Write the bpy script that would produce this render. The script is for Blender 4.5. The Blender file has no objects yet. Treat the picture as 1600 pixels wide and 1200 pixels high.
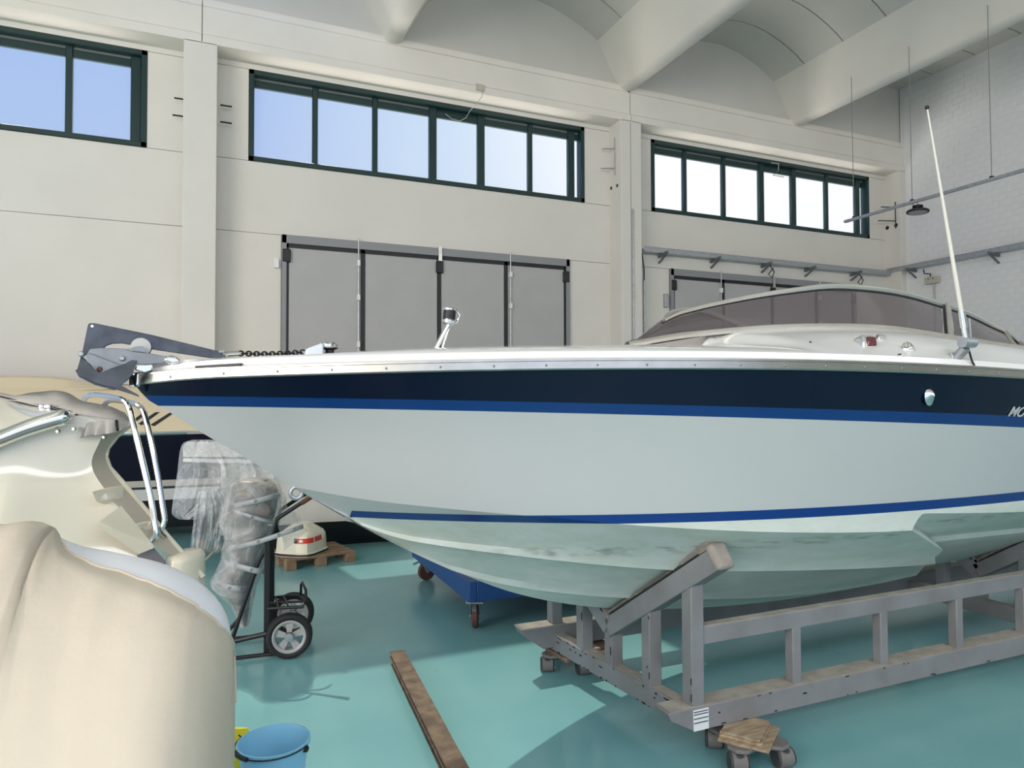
import bpy, math, random
import numpy as np
from mathutils import Vector, Matrix, noise

S = bpy.context.scene
COL = S.collection
random.seed(7)
R = math.radians

# ------------------------------------------------------------------ camera
CAM_H = 1.7
F_PX, YAW, PITCH, ROLL = 1068.4, R(23.0), R(1.37), R(0.15)
_r = Vector((math.cos(YAW), -math.sin(YAW), 0))
_f0 = Vector((math.sin(YAW), math.cos(YAW), 0))
_u = Vector((0, 0, 1))
FW = _f0 * math.cos(PITCH) + _u * math.sin(PITCH)
_d = -(_u * math.cos(PITCH) - _f0 * math.sin(PITCH))
RT = _r * math.cos(ROLL) + _d * math.sin(ROLL)
DN = _d * math.cos(ROLL) - _r * math.sin(ROLL)
EYE = Vector((0, 0, CAM_H))
cam_d = bpy.data.cameras.new('camera')
cam_d.sensor_width = 36.0
cam_d.lens = F_PX / 1600 * 36.0
cam_d.clip_end = 200
cam = bpy.data.objects.new('camera', cam_d)
COL.objects.link(cam)
M3 = Matrix((RT, -DN, -FW)).transposed()
cam.matrix_world = Matrix.Translation(EYE) @ M3.to_4x4()
S.camera = cam

# ------------------------------------------------------------------ light
S.view_settings.view_transform = 'Standard'
S.view_settings.look = 'None'
S.view_settings.gamma = 1.0
S.view_settings.use_curve_mapping = False
S.view_settings.exposure = -0.24

def make_world():
    w = bpy.data.worlds.new('sky')
    S.world = w
    w.use_nodes = True
    nt = w.node_tree
    nt.nodes.clear()
    N = nt.nodes.new
    L = nt.links.new
    out = N('ShaderNodeOutputWorld')
    bg = N('ShaderNodeBackground')
    tc = N('ShaderNodeTexCoord')
    dot = N('ShaderNodeVectorMath'); dot.operation = 'DOT_PRODUCT'
    az, el = R(66), R(16)
    dot.inputs[1].default_value = (math.sin(az) * math.cos(el), math.cos(az) * math.cos(el), math.sin(el))
    L(tc.outputs['Generated'], dot.inputs[0])
    ramp = N('ShaderNodeValToRGB')
    cr = ramp.color_ramp
    cr.elements[0].position = 0.25; cr.elements[0].color = (0.36, 0.54, 0.93, 1)
    cr.elements[1].position = 0.87; cr.elements[1].color = (1.25, 1.25, 1.25, 1)
    e = cr.elements.new(0.50); e.color = (0.42, 0.58, 0.95, 1)
    e = cr.elements.new(0.70); e.color = (0.68, 0.84, 1.05, 1)
    L(dot.outputs['Value'], ramp.inputs[0])
    # towards the horizon the sky is hazier
    sep = N('ShaderNodeSeparateXYZ')
    L(tc.outputs['Generated'], sep.inputs[0])
    r2 = N('ShaderNodeMapRange')
    r2.inputs[1].default_value = 0.0; r2.inputs[2].default_value = 0.40
    r2.inputs[3].default_value = 0.55; r2.inputs[4].default_value = 0.0
    L(sep.outputs['Z'], r2.inputs[0])
    mix = N('ShaderNodeMix'); mix.data_type = 'RGBA'
    L(r2.outputs[0], mix.inputs[0])
    L(ramp.outputs[0], mix.inputs[6])
    mix.inputs[7].default_value = (0.80, 0.86, 0.95, 1)
    L(mix.outputs[2], bg.inputs[0])
    bg.inputs[1].default_value = 1.10
    L(bg.outputs[0], out.inputs[0])
make_world()

sd = bpy.data.lights.new('sun', 'SUN')
sd.energy = 3.1
sd.color = (1.0, 0.93, 0.80)
sd.angle = R(0.5)
sun = bpy.data.objects.new('sun', sd)
COL.objects.link(sun)
SUN_TRAVEL = Vector((0.12, -0.70, -1.0)).normalized()
sun.rotation_euler = SUN_TRAVEL.to_track_quat('-Z', 'Y').to_euler()

def area(name, loc, target, sx, sy, power, color):
    d = bpy.data.lights.new(name, 'AREA')
    d.shape = 'RECTANGLE'; d.size = sx; d.size_y = sy
    d.energy = power; d.color = color
    o = bpy.data.objects.new(name, d)
    COL.objects.link(o)
    o.location = loc
    o.rotation_euler = (Vector(target) - Vector(loc)).to_track_quat('-Z', 'Y').to_euler()
    return o
# added area lamps in place of unseen gates and windows, behind and left of camera
area('gate_fill_rear', (-0.5, -5.9, 2.8), (2.5, 11, 3.6), 9.5, 5.4, 110, (0.97, 0.97, 1.0))
area('rear_windows_fill', (4.5, -6.0, 6.05), (5.5, 11, 4.2), 18, 1.5, 560, (0.97, 0.98, 1.0))
area('gate_fill_left', (-8.9, -2.2, 4.2), (14, 5.0, 5.0), 8, 7.0, 1250, (1.0, 0.89, 0.78))
# added fill lamp in place of a sunlit yard, aimed up through the windows
area('yard_bounce_fill', (4.0, 14.2, 1.2), (4.0, 13.2, 6.0), 22, 4.0, 1700, (1.0, 0.93, 0.82))

# ------------------------------------------------------------------ materials
MATS = {}
def mat(name, color, rough=0.5, metal=0.0, noise_amt=0.0, noise_scale=6.0, bump=0.0, bump_scale=60.0,
        coat=0.0, dark=None, stretch=None, spec=None, col2=None, ramp=(0.35, 0.65), coords='Object'):
    if name in MATS:
        return MATS[name]
    m = bpy.data.materials.new(name)
    m.use_nodes = True
    nt = m.node_tree
    b = nt.nodes['Principled BSDF']
    b.inputs['Roughness'].default_value = rough
    b.inputs['Metallic'].default_value = metal
    b.inputs['Base Color'].default_value = (*color, 1)
    if coat:
        b.inputs['Coat Weight'].default_value = coat
        b.inputs['Coat Roughness'].default_value = 0.06
    if spec is not None:
        b.inputs['Specular IOR Level'].default_value = spec
    tc = None
    if noise_amt or col2 or bump:
        tc = nt.nodes.new('ShaderNodeTexCoord')
        mp = nt.nodes.new('ShaderNodeMapping')
        if stretch:
            mp.inputs['Scale'].default_value = stretch
        nt.links.new(tc.outputs[coords], mp.inputs[0])
    if noise_amt or col2:
        nz = nt.nodes.new('ShaderNodeTexNoise')
        nz.inputs['Scale'].default_value = noise_scale
        nz.inputs['Detail'].default_value = 6
        nt.links.new(mp.outputs[0], nz.inputs['Vector'])
        rp = nt.nodes.new('ShaderNodeValToRGB')
        c2 = col2 if col2 else tuple(c * (1 - noise_amt) for c in color)
        rp.color_ramp.elements[0].position = ramp[0]
        rp.color_ramp.elements[1].position = ramp[1]
        rp.color_ramp.elements[0].color = (*c2, 1)
        rp.color_ramp.elements[1].color = (*color, 1)
        nt.links.new(nz.outputs[0], rp.inputs[0])
        nt.links.new(rp.outputs[0], b.inputs['Base Color'])
    if bump:
        n2 = nt.nodes.new('ShaderNodeTexNoise')
        n2.inputs['Scale'].default_value = bump_scale
        n2.inputs['Detail'].default_value = 4
        nt.links.new(mp.outputs[0], n2.inputs['Vector'])
        bp = nt.nodes.new('ShaderNodeBump')
        bp.inputs['Strength'].default_value = bump
        bp.inputs['Distance'].default_value = 0.01
        nt.links.new(n2.outputs[0], bp.inputs['Height'])
        nt.links.new(bp.outputs[0], b.inputs['Normal'])
    MATS[name] = m
    return m

def film(name, color, transp, rough, extra_bump=0.0, bump_scale=30.0):
    """thin see-through sheet: part transparent, part glossy/diffuse"""
    if name in MATS:
        return MATS[name]
    m = bpy.data.materials.new(name)
    m.use_nodes = True
    nt = m.node_tree
    b = nt.nodes['Principled BSDF']
    b.inputs['Base Color'].default_value = (*color, 1)
    b.inputs['Roughness'].default_value = rough
    out = nt.nodes['Material Output']
    tr = nt.nodes.new('ShaderNodeBsdfTransparent')
    mx = nt.nodes.new('ShaderNodeMixShader')
    mx.inputs[0].default_value = 1 - transp
    nt.links.new(tr.outputs[0], mx.inputs[1])
    nt.links.new(b.outputs[0], mx.inputs[2])
    nt.links.new(mx.outputs[0], out.inputs[0])
    if extra_bump:
        tc = nt.nodes.new('ShaderNodeTexCoord')
        n2 = nt.nodes.new('ShaderNodeTexNoise')
        n2.inputs['Scale'].default_value = bump_scale
        n2.inputs['Detail'].default_value = 5
        n2.inputs['Distortion'].default_value = 1.2
        nt.links.new(tc.outputs['Object'], n2.inputs['Vector'])
        bp = nt.nodes.new('ShaderNodeBump')
        bp.inputs['Strength'].default_value = extra_bump
        bp.inputs['Distance'].default_value = 0.03
        nt.links.new(n2.outputs[0], bp.inputs['Height'])
        nt.links.new(bp.outputs[0], b.inputs['Normal'])
    MATS[name] = m
    return m

WALL = mat('wall_paint', (0.76, 0.72, 0.66), 0.85, noise_amt=0.05, noise_scale=0.9, bump=0.12, bump_scale=18)
BLOCK = mat('block_paint', (0.84, 0.835, 0.83), 0.8, noise_amt=0.04, noise_scale=2.0, bump=0.25, bump_scale=40)
CONC = mat('ceiling_concrete', (0.65, 0.62, 0.57), 0.9, noise_amt=0.08, noise_scale=0.8, bump=0.1, bump_scale=14)
BEAMC = mat('beam_paint', (0.80, 0.75, 0.68), 0.85, noise_amt=0.06, noise_scale=1.1, bump=0.1, bump_scale=20)
JOINT = mat('joint_dark', (0.13, 0.12, 0.11), 0.95)
GREENL = mat('window_green_sheen', (0.16, 0.19, 0.18), 0.4)  # paler green, the reflection along the window heads put into the colour
GREEN = mat('window_green', (0.010, 0.035, 0.035), 0.35)
DOORP = mat('door_grey', (0.46, 0.45, 0.44), 0.6, noise_amt=0.05, noise_scale=2.5)
BLACK = mat('black_trim', (0.012, 0.012, 0.013), 0.5)
RUBBER = mat('black_rubber', (0.015, 0.015, 0.016), 0.75)
GALV = mat('galvanised', (0.50, 0.52, 0.54), 0.42, 0.75, noise_amt=0.22, noise_scale=22)
ZINC = mat('zinc_dark', (0.105, 0.115, 0.14), 0.45, 0.7, noise_amt=0.35, noise_scale=14)
ZINCL = mat('zinc_light', (0.30, 0.31, 0.33), 0.45, 0.6, noise_amt=0.2, noise_scale=14)
CHROME = mat('chrome', (0.80, 0.80, 0.79), 0.10, 1.0)
STEEL = mat('stainless', (0.58, 0.56, 0.52), 0.27, 1.0, noise_amt=0.12, noise_scale=9)
ALU = mat('frame_alloy', (0.62, 0.59, 0.54), 0.30, 0.75, noise_amt=0.08, noise_scale=6)
GREY = mat('cradle_grey', (0.25, 0.25, 0.26), 0.55, col2=(0.205, 0.20, 0.20), noise_scale=5)
CHIP = mat('chipped_black', (0.02, 0.02, 0.02), 0.8)
DUST = mat('dusty_top', (0.44, 0.40, 0.34), 0.85, noise_amt=0.25, noise_scale=12)
GEL = mat('gelcoat_white', (0.80, 0.80, 0.77), 0.18, coat=0.5)
CREAM = mat('gelcoat_cream', (0.80, 0.74, 0.58), 0.20, coat=0.5)
CREAMD = mat('gelcoat_cream_deck', (0.74, 0.62, 0.42), 0.45)
PALE = mat('gelcoat_pale', (0.68, 0.65, 0.54), 0.14, coat=0.8, noise_amt=0.06, noise_scale=2.0)
NAVY = mat('gelcoat_navy', (0.004, 0.007, 0.022), 0.08, coat=0.6)
BLUE = mat('trolley_blue', (0.015, 0.075, 0.27), 0.4)
CANVAS = mat('canvas_cream', (0.645, 0.57, 0.46), 0.9, noise_amt=0.06, noise_scale=2.2, bump=0.5, bump_scale=9)
CANVASG = mat('canvas_grey', (0.52, 0.49, 0.45), 0.9, noise_amt=0.15, noise_scale=8, bump=0.35, bump_scale=22)
RIM = mat('rim_white', (0.90, 0.91, 0.96), 0.35, noise_amt=0.08, noise_scale=3)
WOOD = mat('wood_plank', (0.22, 0.155, 0.105), 0.8, col2=(0.11, 0.075, 0.05), noise_scale=14, bump=0.4)
PLY = mat('wood_ply', (0.50, 0.39, 0.26), 0.8, col2=(0.30, 0.21, 0.13), noise_scale=7, stretch=(1, 7, 7), bump=0.5)
PALW = mat('wood_pallet', (0.33, 0.22, 0.14), 0.8, col2=(0.20, 0.13, 0.08), noise_scale=6, bump=0.3)
GREYP = mat('grey_plastic', (0.19, 0.175, 0.165), 0.6, noise_amt=0.15, noise_scale=20)
DARKP = mat('dark_plastic', (0.055, 0.055, 0.06), 0.6)
BUCKET = mat('bucket_blue', (0.28, 0.62, 0.84), 0.4)
YELLOW = mat('yellow_film', (0.80, 0.66, 0.03), 0.35, bump=0.5, bump_scale=25)
REDP = mat('red_print', (0.70, 0.05, 0.03), 0.5)
WHITEP = mat('white_print', (0.82, 0.82, 0.80), 0.5)
RUST = mat('rust_brown', (0.16, 0.07, 0.035), 0.8, noise_amt=0.4, noise_scale=30)
WHEELR = mat('wheel_brown', (0.13, 0.055, 0.04), 0.6)
RIMG = mat('wheel_rim_grey', (0.40, 0.40, 0.40), 0.4)
ENG = mat('engine_grey', (0.34, 0.33, 0.31), 0.5, col2=(0.05, 0.05, 0.05), noise_scale=8, ramp=(0.42, 0.56))
CARD = mat('brown_label', (0.25, 0.17, 0.12), 0.7)
LAMPG = mat('lamp_lens', (0.30, 0.30, 0.31), 0.3)
REDL = mat('red_lens', (0.10, 0.012, 0.012), 0.12, coat=0.8)
BEIGE = mat('box_beige', (0.52, 0.48, 0.38), 0.6)
ANTW = mat('antenna_white', (0.72, 0.69, 0.60), 0.4)
GLASS = film('window_glass', (0.85, 0.92, 1.0), 0.93, 0.08)
TINT = film('tinted_screen', (0.10, 0.082, 0.088), 0.20, 0.07, 0.05, 3.0)
def wrinkled(name, color, base_op, ridge_op, rough, scale):
    m = film(name, color, 0.5, rough, 0.8, scale)
    nt = m.node_tree; N, L = nt.nodes.new, nt.links.new
    tc = N('ShaderNodeTexCoord')
    nz = N('ShaderNodeTexNoise'); nz.inputs['Scale'].default_value = scale; nz.inputs['Detail'].default_value = 4; nz.inputs['Distortion'].default_value = 1.6
    L(tc.outputs['Object'], nz.inputs['Vector'])
    a = N('ShaderNodeMath'); a.operation = 'SUBTRACT'; L(nz.outputs[0], a.inputs[0]); a.inputs[1].default_value = 0.5
    b = N('ShaderNodeMath'); b.operation = 'ABSOLUTE'; L(a.outputs[0], b.inputs[0])
    r = N('ShaderNodeMapRange'); L(b.outputs[0], r.inputs[0]); r.inputs[1].default_value = 0.0; r.inputs[2].default_value = 0.07; r.interpolation_type = 'SMOOTHSTEP'
    r.inputs[3].default_value = ridge_op; r.inputs[4].default_value = base_op
    mx = [n for n in nt.nodes if n.type == 'MIX_SHADER'][0]
    L(r.outputs[0], mx.inputs[0])
    return m
PFILM = wrinkled('plastic_film', (0.80, 0.81, 0.82), 0.40, 0.56, 0.18, 4.5)
PFILM2 = wrinkled('wrap_film', (0.78, 0.77, 0.76), 0.34, 0.48, 0.12, 6.5)
TAPE = film('tape_film', (0.55, 0.56, 0.58), 0.25, 0.3)

def floor_mat():
    m = bpy.data.materials.new('epoxy_floor')
    m.use_nodes = True
    nt = m.node_tree
    b = nt.nodes['Principled BSDF']
    N, L = nt.nodes.new, nt.links.new
    tc = N('ShaderNodeTexCoord')
    n1 = N('ShaderNodeTexNoise'); n1.inputs['Scale'].default_value = 0.55; n1.inputs['Detail'].default_value = 5
    L(tc.outputs['Object'], n1.inputs['Vector'])
    r1 = N('ShaderNodeValToRGB')
    r1.color_ramp.elements[0].position = 0.35; r1.color_ramp.elements[0].color = (0.175, 0.400, 0.425, 1)
    r1.color_ramp.elements[1].position = 0.68; r1.color_ramp.elements[1].color = (0.250, 0.510, 0.505, 1)
    L(n1.outputs[0], r1.inputs[0])
    n2 = N('ShaderNodeTexNoise'); n2.inputs['Scale'].default_value = 9.0; n2.inputs['Detail'].default_value = 8
    L(tc.outputs['Object'], n2.inputs['Vector'])
    r2 = N('ShaderNodeValToRGB')
    r2.color_ramp.elements[0].position = 0.70; r2.color_ramp.elements[0].color = (0, 0, 0, 1)
    r2.color_ramp.elements[1].position = 0.80; r2.color_ramp.elements[1].color = (0.55, 0.55, 0.55, 1)
    L(n2.outputs[0], r2.inputs[0])
    mx = N('ShaderNodeMix'); mx.data_type = 'RGBA'
    L(r2.outputs[0], mx.inputs[0]); L(r1.outputs[0], mx.inputs[6]); mx.inputs[7].default_value = (0.12, 0.21, 0.20, 1)
    L(mx.outputs[2], b.inputs['Base Color'])
    b.inputs['Roughness'].default_value = 0.20
    b.inputs['Specular IOR Level'].default_value = 0.45
    MATS['epoxy_floor'] = m
    return m
FLOOR = floor_mat()

# ------------------------------------------------------------------ helpers
def ray(px, py):
    return RT * ((px - 800) / F_PX) + DN * ((py - 600) / F_PX) + FW
def D(px, py, d):
    return EYE + ray(px, py) * d
def on(px, py, n, o):
    v = ray(px, py); n = Vector(n)
    return EYE + v * (n.dot(Vector(o) - EYE) / n.dot(v))
def onX(px, py, x): return on(px, py, (1, 0, 0), (x, 0, 0))
def onY(px, py, y): return on(px, py, (0, 1, 0), (0, y, 0))
def onZ(px, py, z): return on(px, py, (0, 0, 1), (0, 0, z))

def root_matrix(o):
    m = Matrix.Identity(4)
    while o is not None:
        m = o.matrix_basis @ m
        o = o.parent
    return m

class MB:
    def __init__(s):
        s.v = []; s.f = []; s.mi = []; s.cur = 0
    def add(s, vs, fs):
        k = len(s.v)
        s.v += [Vector(p) for p in vs]
        for f in fs:
            s.f.append([i + k for i in f]); s.mi.append(s.cur)
        return s
    def box(s, c, size, rot=None):
        hx, hy, hz = [q / 2 for q in size]
        vs = [Vector((x, y, z)) for x in (-hx, hx) for y in (-hy, hy) for z in (-hz, hz)]
        if rot is not None:
            vs = [rot @ p for p in vs]
        vs = [p + Vector(c) for p in vs]
        return s.add(vs, [(0, 1, 3, 2), (4, 6, 7, 5), (0, 4, 5, 1), (2, 3, 7, 6), (0, 2, 6, 4), (1, 5, 7, 3)])
    def span(s, a, b):
        a, b = Vector(a), Vector(b)
        return s.box((a + b) / 2, [abs(q) for q in (b - a)])
    def beam(s, p0, p1, w, h, up=(0, 0, 1)):
        p0, p1 = Vector(p0), Vector(p1)
        t = (p1 - p0).normalized()
        side = t.cross(Vector(up)).normalized()
        u2 = side.cross(t).normalized()
        vs = []
        for p in (p0, p1):
            for a, b in ((-1, -1), (1, -1), (1, 1), (-1, 1)):
                vs.append(p + side * (a * w / 2) + u2 * (b * h / 2))
        return s.add(vs, [(0, 3, 2, 1), (4, 5, 6, 7), (0, 1, 5, 4), (1, 2, 6, 5), (2, 3, 7, 6), (3, 0, 4, 7)])
    def tube(s, pts, r, n=8, close=False):
        pts = [Vector(p) for p in pts]
        k = len(s.v); m = len(pts)
        prev = None
        for i, p in enumerate(pts):
            a = pts[(i - 1) % m] if (i > 0 or close) else pts[0]
            b = pts[(i + 1) % m] if (i < m - 1 or close) else pts[-1]
            t = (b - a).normalized()
            if prev is None:
                ref = Vector((0, 0, 1)) if abs(t.z) < 0.9 else Vector((1, 0, 0))
                x = t.cross(ref).normalized()
            else:
                x = (prev - t * prev.dot(t)).normalized()
            prev = x
            y = t.cross(x)
            rr = r[i] if isinstance(r, (list, tuple)) else r
            for j in range(n):
                q = 2 * math.pi * j / n
                s.v.append(p + x * (math.cos(q) * rr) + y * (math.sin(q) * rr))
        segs = m if close else m - 1
        for i in range(segs):
            for j in range(n):
                a = k + i * n + j; b = k + i * n + (j + 1) % n
                c = k + ((i + 1) % m) * n + (j + 1) % n; d = k + ((i + 1) % m) * n + j
                s.f.append([a, b, c, d]); s.mi.append(s.cur)
        if not close:
            s.f.append([k + j for j in range(n)][::-1]); s.mi.append(s.cur)
            s.f.append([k + (m - 1) * n + j for j in range(n)]); s.mi.append(s.cur)
        return s
    def lathe(s, prof, c, axis=(0, 0, 1), n=24, cap=True):
        """prof: list of (radius, height along axis)"""
        ax = Vector(axis).normalized()
        ref = Vector((0, 0, 1)) if abs(ax.z) < 0.9 else Vector((1, 0, 0))
        x = ax.cross(ref).normalized(); y = ax.cross(x)
        k = len(s.v); c = Vector(c)
        for (r, h) in prof:
            for j in range(n):
                q = 2 * math.pi * j / n
                s.v.append(c + ax * h + x * (r * math.cos(q)) + y * (r * math.sin(q)))
        for i in range(len(prof) - 1):
            for j in range(n):
                s.f.append([k + i * n + j, k + i * n + (j + 1) % n, k + (i + 1) * n + (j + 1) % n, k + (i + 1) * n + j]); s.mi.append(s.cur)
        if cap:
            s.f.append([k + j for j in range(n)][::-1]); s.mi.append(s.cur)
            s.f.append([k + (len(prof) - 1) * n + j for j in range(n)]); s.mi.append(s.cur)
        return s
    def grid(s, rows, close_u=False):
        """rows of points of equal length -> quads"""
        k = len(s.v); n = len(rows[0])
        for r in rows:
            s.v += [Vector(p) for p in r]
        for i in range(len(rows) - 1):
            for j in range(n if close_u else n - 1):
                s.f.append([k + i * n + j, k + i * n + (j + 1) % n, k + (i + 1) * n + (j + 1) % n, k + (i + 1) * n + j]); s.mi.append(s.cur)
        return s
    def prism(s, poly, off):
        """extrude a polygon of points by vector off, centred"""
        off = Vector(off); n = len(poly)
        a = [Vector(p) - off / 2 for p in poly]; b = [Vector(p) + off / 2 for p in poly]
        return s.add(a + b, [list(range(n))[::-1], list(range(n, 2 * n))] + [(i, (i + 1) % n, n + (i + 1) % n, n + i) for i in range(n)])
    def ball(s, c, r, n=10, sc=(1, 1, 1)):
        rows = []
        for i in range(n + 1):
            a = math.pi * i / n
            rows.append([Vector(c) + Vector((r * sc[0] * math.sin(a) * math.cos(q), r * sc[1] * math.sin(a) * math.sin(q), r * sc[2] * math.cos(a)))
                         for q in [2 * math.pi * j / (2 * n) for j in range(2 * n)]])
        return s.grid(rows, True)
    def done(s, name, material, parent=None, smooth=False, bevel=0.0, sharp=35, solid=0.0, sub=0, local=False, segs=2):
        me = bpy.data.meshes.new(name)
        inv = Matrix.Identity(4)
        if parent is not None and not local:
            inv = root_matrix(parent).inverted()
        me.from_pydata([tuple(inv @ p) for p in s.v], [], s.f)
        me.update()
        mats = material if isinstance(material, (list, tuple)) else [material]
        for m_ in mats:
            me.materials.append(m_)
        if len(mats) > 1:
            me.polygons.foreach_set('material_index', s.mi)
        o = bpy.data.objects.new(name, me)
        COL.objects.link(o)
        if parent is not None:
            o.parent = parent
        if smooth or bevel:
            me.polygons.foreach_set('use_smooth', [True] * len(me.polygons))
            me.set_sharp_from_angle(angle=R(sharp))
        if solid:
            q = o.modifiers.new('solid', 'SOLIDIFY'); q.thickness = solid; q.offset = -1
        if sub:
            q = o.modifiers.new('sub', 'SUBSURF'); q.levels = sub; q.render_levels = sub
        if bevel:
            q = o.modifiers.new('bevel', 'BEVEL'); q.width = bevel; q.segments = segs; q.limit_method = 'ANGLE'; q.angle_limit = R(40)
            q.harden_normals = False
        return o

def thing(name, label, cat, loc=(0, 0, 0), rotz=0.0, group=None):
    o = bpy.data.objects.new(name, None)
    o.empty_display_size = 0.2
    COL.objects.link(o)
    o.location = loc; o.rotation_euler = (0, 0, rotz)
    o['label'] = label; o['category'] = cat
    if group: o['group'] = group
    return o
def tag(o, label, cat, group=None):
    o['label'] = label; o['category'] = cat
    if group: o['group'] = group
    return o
def struct(o):
    o['kind'] = 'structure'; return o
def stuff(o):
    o['kind'] = 'stuff'; return o
def lab(o, t):
    o['label'] = t; return o
def dup_tree(root, loc, rotz, label, group=None):
    r = root.copy(); COL.objects.link(r)
    r.location = loc; r.rotation_euler = (0, 0, rotz); r['label'] = label
    if group: r['group'] = group
    for ch in list(root.children):
        c = ch.copy(); COL.objects.link(c); c.parent = r
        for g in list(ch.children):
            q = g.copy(); COL.objects.link(q); q.parent = c
    return r

def spline(xs, ys):
    """monotone-ish cubic (Catmull-Rom on non-uniform knots)"""
    xs = np.array(xs, float); ys = np.array(ys, float)
    m = np.gradient(ys, xs)
    def f(x):
        x = float(x)
        if x <= xs[0]: return float(ys[0])
        if x >= xs[-1]: return float(ys[-1])
        i = int(np.searchsorted(xs, x) - 1)
        h = xs[i + 1] - xs[i]; t = (x - xs[i]) / h
        return float((2*t**3-3*t**2+1)*ys[i] + (t**3-2*t**2+t)*h*m[i] + (-2*t**3+3*t**2)*ys[i+1] + (t**3-t**2)*h*m[i+1])
    return f
def lin(xs, ys):
    return lambda x: float(np.interp(x, xs, ys))

# ================================================================== SETTING
YW = 11.0      # window wall
YP = 10.6      # front of pilasters and lintel
XR = 14.1      # block wall
o = MB().add([(-30, -14, 0), (24, -14, 0), (24, YW, 0), (-30, YW, 0)], [(0, 1, 2, 3)]).done('floor', FLOOR)
struct(o)

WZ0, WZ1 = 5.34, 6.74
bays = [(-7.30, -0.53), (-0.09, 6.67), (7.11, 13.96)]
wins = [(-6.85, -1.02), (0.35, 6.13), (7.60, 13.46)]
doors = [None, (0.83, 5.79), (8.00, 12.96)]
DZ = 4.25
wall = struct(MB().span((-9, YW + 0.22, 0), (14.4, YW + 0.24, 0.3)).done('wall_back', WALL))
def panel(x0, x1, z0, z1, y0=YW, y1=YW + 0.24, name='wall_panel', m=None, par=None):
    g = 0.002
    return MB().span((x0 + g, y0, z0 + g), (x1 - g, y1, z1 - g)).done(name, m or WALL, par or wall, bevel=0.009, segs=2)
for bi, (a, b) in enumerate(bays):
    w0, w1 = wins[bi]
    dd = doors[bi]
    a0, b0 = a - 0.1, b + 0.1
    if dd:
        panel(a0, dd[0], 0, DZ); panel(dd[1], b0, 0, DZ)
    else:
        panel(a0, b0, 0, 1.93); panel(a0, b0, 1.93, DZ)
    panel(a0, b0, DZ, WZ0)
    panel(a0, w0, WZ0, WZ1); panel(w1, b0, WZ0, WZ1)
    panel(a0, b0, WZ1, 7.0)
wf = MB()
for (xa, xb, za, zb) in ((-12, -5.4, 0, 5.3), (4.4, XR + 0.3, 0, 5.3), (-12, -4.6, 5.3, 6.8), (13.6, XR + 0.3, 5.3, 6.8), (-12, XR + 0.3, 6.8, 9)):
    wf.span((xa, -6.3, za), (xb, -6.1, zb))
struct(wf.done('wall_front', WALL))
# pilasters
for i, (x0, x1) in enumerate([(-7.75, -7.30), (-0.53, -0.09), (6.67, 7.11), (13.96, 14.5)]):
    q = MB().span((x0, YP, 0), (x1, YW + 0.1, 6.84)).done('trim_%d' % (i + 1), WALL, bevel=0.012)
    struct(q)
    if i == 2:   # vertical gap with the conduit running down it
        MB().span((x0 + 0.20, YP - 0.004, 0), (x0 + 0.212, YP + 0.002, 6.8)).done('joint_strip', mat('joint_grey', (0.36, 0.35, 0.34), 0.9), q)
        MB().tube([(x0 + 0.235, YP - 0.018, 0), (x0 + 0.235, YP - 0.018, 5.2)], 0.016, 8).done('conduit_pipe', GALV, q, smooth=True)
# lintel with a small lip at its foot and a step near its head
lt = MB()
prof = [(YW + 0.2, 6.82), (YP, 6.82), (YP, 6.94), (YP + 0.03, 6.97), (YP + 0.03, 7.36), (YP + 0.07, 7.40), (YP + 0.07, 7.50), (YW + 0.2, 7.50)]
lx = [(-9, 0.0), (0.0, 6.84), (6.86, 14.5)]
lx = [(-9, -0.3), (-0.29, 6.885), (6.90, 14.5)]
linx = []
for (x0, x1) in lx:
    m_ = MB(); n = len(prof)
    m_.add([(x0, y, z) for y, z in prof] + [(x1, y, z) for y, z in prof],
           [list(range(n)), list(range(n, 2 * n))[::-1]] + [(i, n + i, n + (i + 1) % n, (i + 1) % n) for i in range(n)])
    linx.append(m_.done('lintel_beam', BEAMC, wall))
# lunette wall above the lintel
MB().span((-9, YP + 0.12, 7.45), (14.5, YW + 0.2, 8.9)).done('lunette_panel', CONC, wall)
MB().span((6.868, YP + 0.05, 6.83), (6.90, YP + 0.09, 7.47)).done('joint_strip', JOINT, wall)

# windows
def window(i, x0, x1, z0, z1, cuts):
    fr = MB()
    yo, yi = YW - 0.015, YW + 0.16
    t = 0.075
    for (a, b) in (((x0, z0), (x0 + t, z1)), ((x1 - t, z0), (x1, z1)), ((x0, z0), (x1, z0 + t)), ((x0, z1 - t), (x1, z1))):
        fr.span((a[0], yo, a[1]), (b[0], yi, b[1]))
    w = struct(fr.done('window_%d' % i, GREEN, bevel=0.006, segs=1))
    yb0, yb1 = YW + 0.09, YW + 0.15
    xs = [x0 + t] + cuts + [x1 - t]
    for k, c in enumerate(cuts):
        tw = 0.13 if k in (2, 3, 5) else 0.085
        MB().span((c - tw / 2, yb0 - 0.02, z0 + t), (c + tw / 2, yb1, z1 - t)).done('mullion', GREEN, w, bevel=0.006, segs=1)
    MB().span((x0 + t, yb0, z1 - 0.225), (x1 - t, yb1, z1 - 0.115)).done('transom_bar', GREEN, w, bevel=0.006, segs=1)
    for k in range(len(xs) - 1):
        MB().span((xs[k], yb0 + 0.022, z0 + t), (xs[k + 1], yb0 + 0.028, z1 - 0.225)).done('pane', GLASS, w)
        MB().span((xs[k], yb0 + 0.02, z1 - 0.12), (xs[k + 1], yb0 + 0.04, z1 - t)).done('vent_panel', GREEN if k == 3 else GREENL, w)
    return w
window(1, *wins[0], WZ0, WZ1, [-5.9, -4.95, -4.0, -2.95, -1.99, -1.17])
w2 = window(2, *wins[1], WZ0, WZ1, [1.33, 2.28, 3.26, 4.13, 5.07, 5.90])
w3 = window(3, *wins[2], WZ0, WZ1, [8.45, 9.42, 10.41, 11.30, 12.26, 13.20])
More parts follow.
